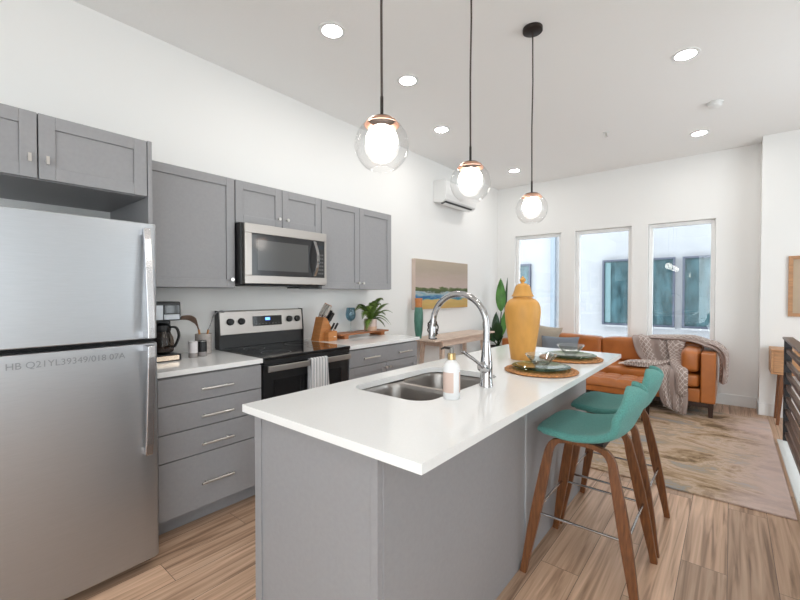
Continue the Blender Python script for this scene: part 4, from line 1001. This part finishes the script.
sD = cloth_bunch([(V(-.50, 5.82, .79), V(-1, .3, 0), .10, .02), (V(-.50, 5.72, .76), V(-1, .2, 0), .08, .025), (V(-.49, 5.66, .62), V(-1, 0, 0), .06, .025), (V(-.46, 5.50, .53), V(-1, 0, 0), .06, .025), (V(-.42, 5.345, .50), V(-1, 0, 0), .05, .022), (V(-.40, 5.285, .42), V(-1, 0, 0), .045, .02), (V(-.40, 5.28, .22), V(-1, 0, 0), .04, .018)], seed=4)
t = thing('knitted_throw', (-.6, 5.6, .47), 'taupe diamond-pattern knitted throw draped over right end of the sofa', 'blanket')
m = MB(); uvs = []
for vs, fs, uv in (sA, sB, sC, sD): m.add(vs, fs); uvs += uv
tb = m.build('cloth', throw_mat(), t, smooth=True, solid=.008, off=1)
ul = tb.data.uv_layers.new(name='UVMap')
for lp in tb.data.loops: ul.data[lp.index].uv = uvs[lp.vertex_index]
m = MB()
rn = random.Random(3)
for i in range(34):
    y = 5.35+.16*rn.random(); z = .497; a = V(-.955+.02*rn.random(), y, z+.008)
    m.tube([a, a+V(-.03, .01*(rn.random()-.5), .006*rn.random()), a+V(-.06-.03*rn.random(), .05*(rn.random()-.5), -.006)], .0035, 5)
for i in range(26):
    q_ = rn.random(); a = V(-.56+.19*q_, 5.288, .105-.07*q_)
    m.tube([a, a+V(.01*(rn.random()-.5), -.004, -.008), a+V(.02*(rn.random()-.5), -.008, -.018)], .0035, 5)
m.build('fringe', mat('fringe_cream', (.62, .54, .48), .95), t, smooth=True)

# ---- tufted ottoman
t = thing('tufted_ottoman', (-1.18, 4.94, 0), 'low cognac leather ottoman with tufted top in front of the sofa', 'ottoman')
ox0, ox1, oy0, oy1 = -1.75, -.62, 4.74, 5.17
MB().box(ox0+.01, ox1-.01, oy0+.01, oy1-.01, .265, .335).build('frame', M_leather, t, bevel=.012, seg=3)
def tuft(u, v):
    x = ox0+(ox1-ox0)*u; y = oy0+(oy1-oy0)*v
    a = abs(math.sin(u*PI*7)); b_ = abs(math.sin(v*PI*3)); e = min(1, min(u, 1-u)*22)*min(1, min(v, 1-v)*9)
    return (x, y, .337+.083*e**.35+.012*(a**.4*b_**.4-1)*e)
mm = MB().grid(tuft, 84, 36)
mm.build('tufted_cushion', M_leather, t, smooth=True)
for x in (ox0+.07, ox1-.07):
    for y in (oy0+.07, oy1-.07):
        MB().loops([[(x+a*h_, y+b_*h_, z) for a, b_ in ((-1, -1), (1, -1), (1, 1), (-1, 1))] for z, h_ in ((.0135, .014), (.264, .024))]).build('leg', M_wenge, t, bevel=.002)

# ---- right console with drawer boxes
t = thing('sideboard', (.75, 5.74, 0), 'small oak sideboard with slanted legs behind the stair railing', 'sideboard')
cx0, cx1, cy0, cy1, cz0, cz1 = .322, 1.15, 5.55, 5.90, .515, .765
w_ = .018
MB().box(cx0, cx1, cy0, cy1, cz1-w_, cz1).box(cx0, cx1, cy0, cy1, cz0, cz0+w_).box(cx0, cx0+w_, cy0, cy1, cz0+w_, cz1-w_).box(cx1-w_, cx1, cy0, cy1, cz0+w_, cz1-w_).box(cx0+w_, cx1-w_, cy1-.012, cy1, cz0+w_, cz1-w_).build('case', M_oak, t, bevel=.002)
mx_ = (cx0+cx1)/2
for x0, x1 in ((cx0+w_+.002, mx_-.001), (mx_+.001, cx1-w_-.002)):
    d = MB().box(x0, x1, cy0+.012, cy0+.03, cz0+w_+.002, cz1-w_-.002).build('drawer', M_oak, t, bevel=.002)
    MB().box((x0+x1)/2-.04, (x0+x1)/2+.04, cy0+.004, cy0+.0115, cz1-.07, cz1-.06).build('pull', M_bronze, d)
for x, dx in ((cx0+.09, -.035), (cx1-.09, .035)):
    for y, dy_ in ((cy0+.04, -.02), (cy1-.04, 0)):
        MB().loops([[(x+dx*q+a*h_, y+dy_*q+b_*h_, z) for a, b_ in ((-1, -1), (1, -1), (1, 1), (-1, 1))] for z, h_, q in ((0, .012, 1), (cz0, .02, 0))]).build('leg', mat('walnut'), t, bevel=.002)

# ---- framed picture on projection wall
t = thing('picture_frame', (.75, 5.925, 1.09), 'oak framed picture with tan mat on the right wall', 'picture')
fx0, fx1, fz0, fz1 = .468, 1.0, 1.09, 1.728
m = MB(); w_ = .035; y0, y1 = 5.903, 5.929
m.box(fx0, fx0+w_, y0, y1, fz0, fz1).box(fx1-w_, fx1, y0, y1, fz0, fz1).box(fx0+w_, fx1-w_, y0, y1, fz1-w_, fz1).box(fx0+w_, fx1-w_, y0, y1, fz0, fz0+w_)
m.build('frame', M_oak, t, bevel=.002)
MB().box(fx0+w_, fx1-w_, 5.918, 5.928, fz0+w_, fz1-w_).build('mat_board', mat('tan_mat_board', (.50, .39, .28), .8, noise=(4, .08, ONE)), t)
MB().box(fx0+.11, fx1-.11, 5.9165, 5.9178, fz0+.12, fz1-.12).build('print', ramp_mat('abstract_print', [(0, (.60, .50, .36)), (.5, (.68, .60, .45)), (1, (.50, .42, .33))], 2, .6, 0, .5, 3), t)

# ---- stair railing
t = thing('stair_railing', (.395, 3.2, .018), 'dark bronze stair railing with horizontal slats at the right edge', 'railing')
for y in (1.35, 3.14, 4.94):
    MB().box(.372, .422, y-.0, y+.04, .0185, .925).build('post', M_bronze if False else mat('post_black', (.014, .012, .014), .5), t, bevel=.002)
MB().box(.362, .432, 1.33, 4.985, .9255, .945).build('top_rail', M_slat, t, bevel=.003)
for z in (.83, .72, .615, .51, .40, .292, .185, .085):
    MB().box(.384, .410, 1.36, 4.939, z-.020, z+.016).build('slat', M_slat, t, bevel=.002)
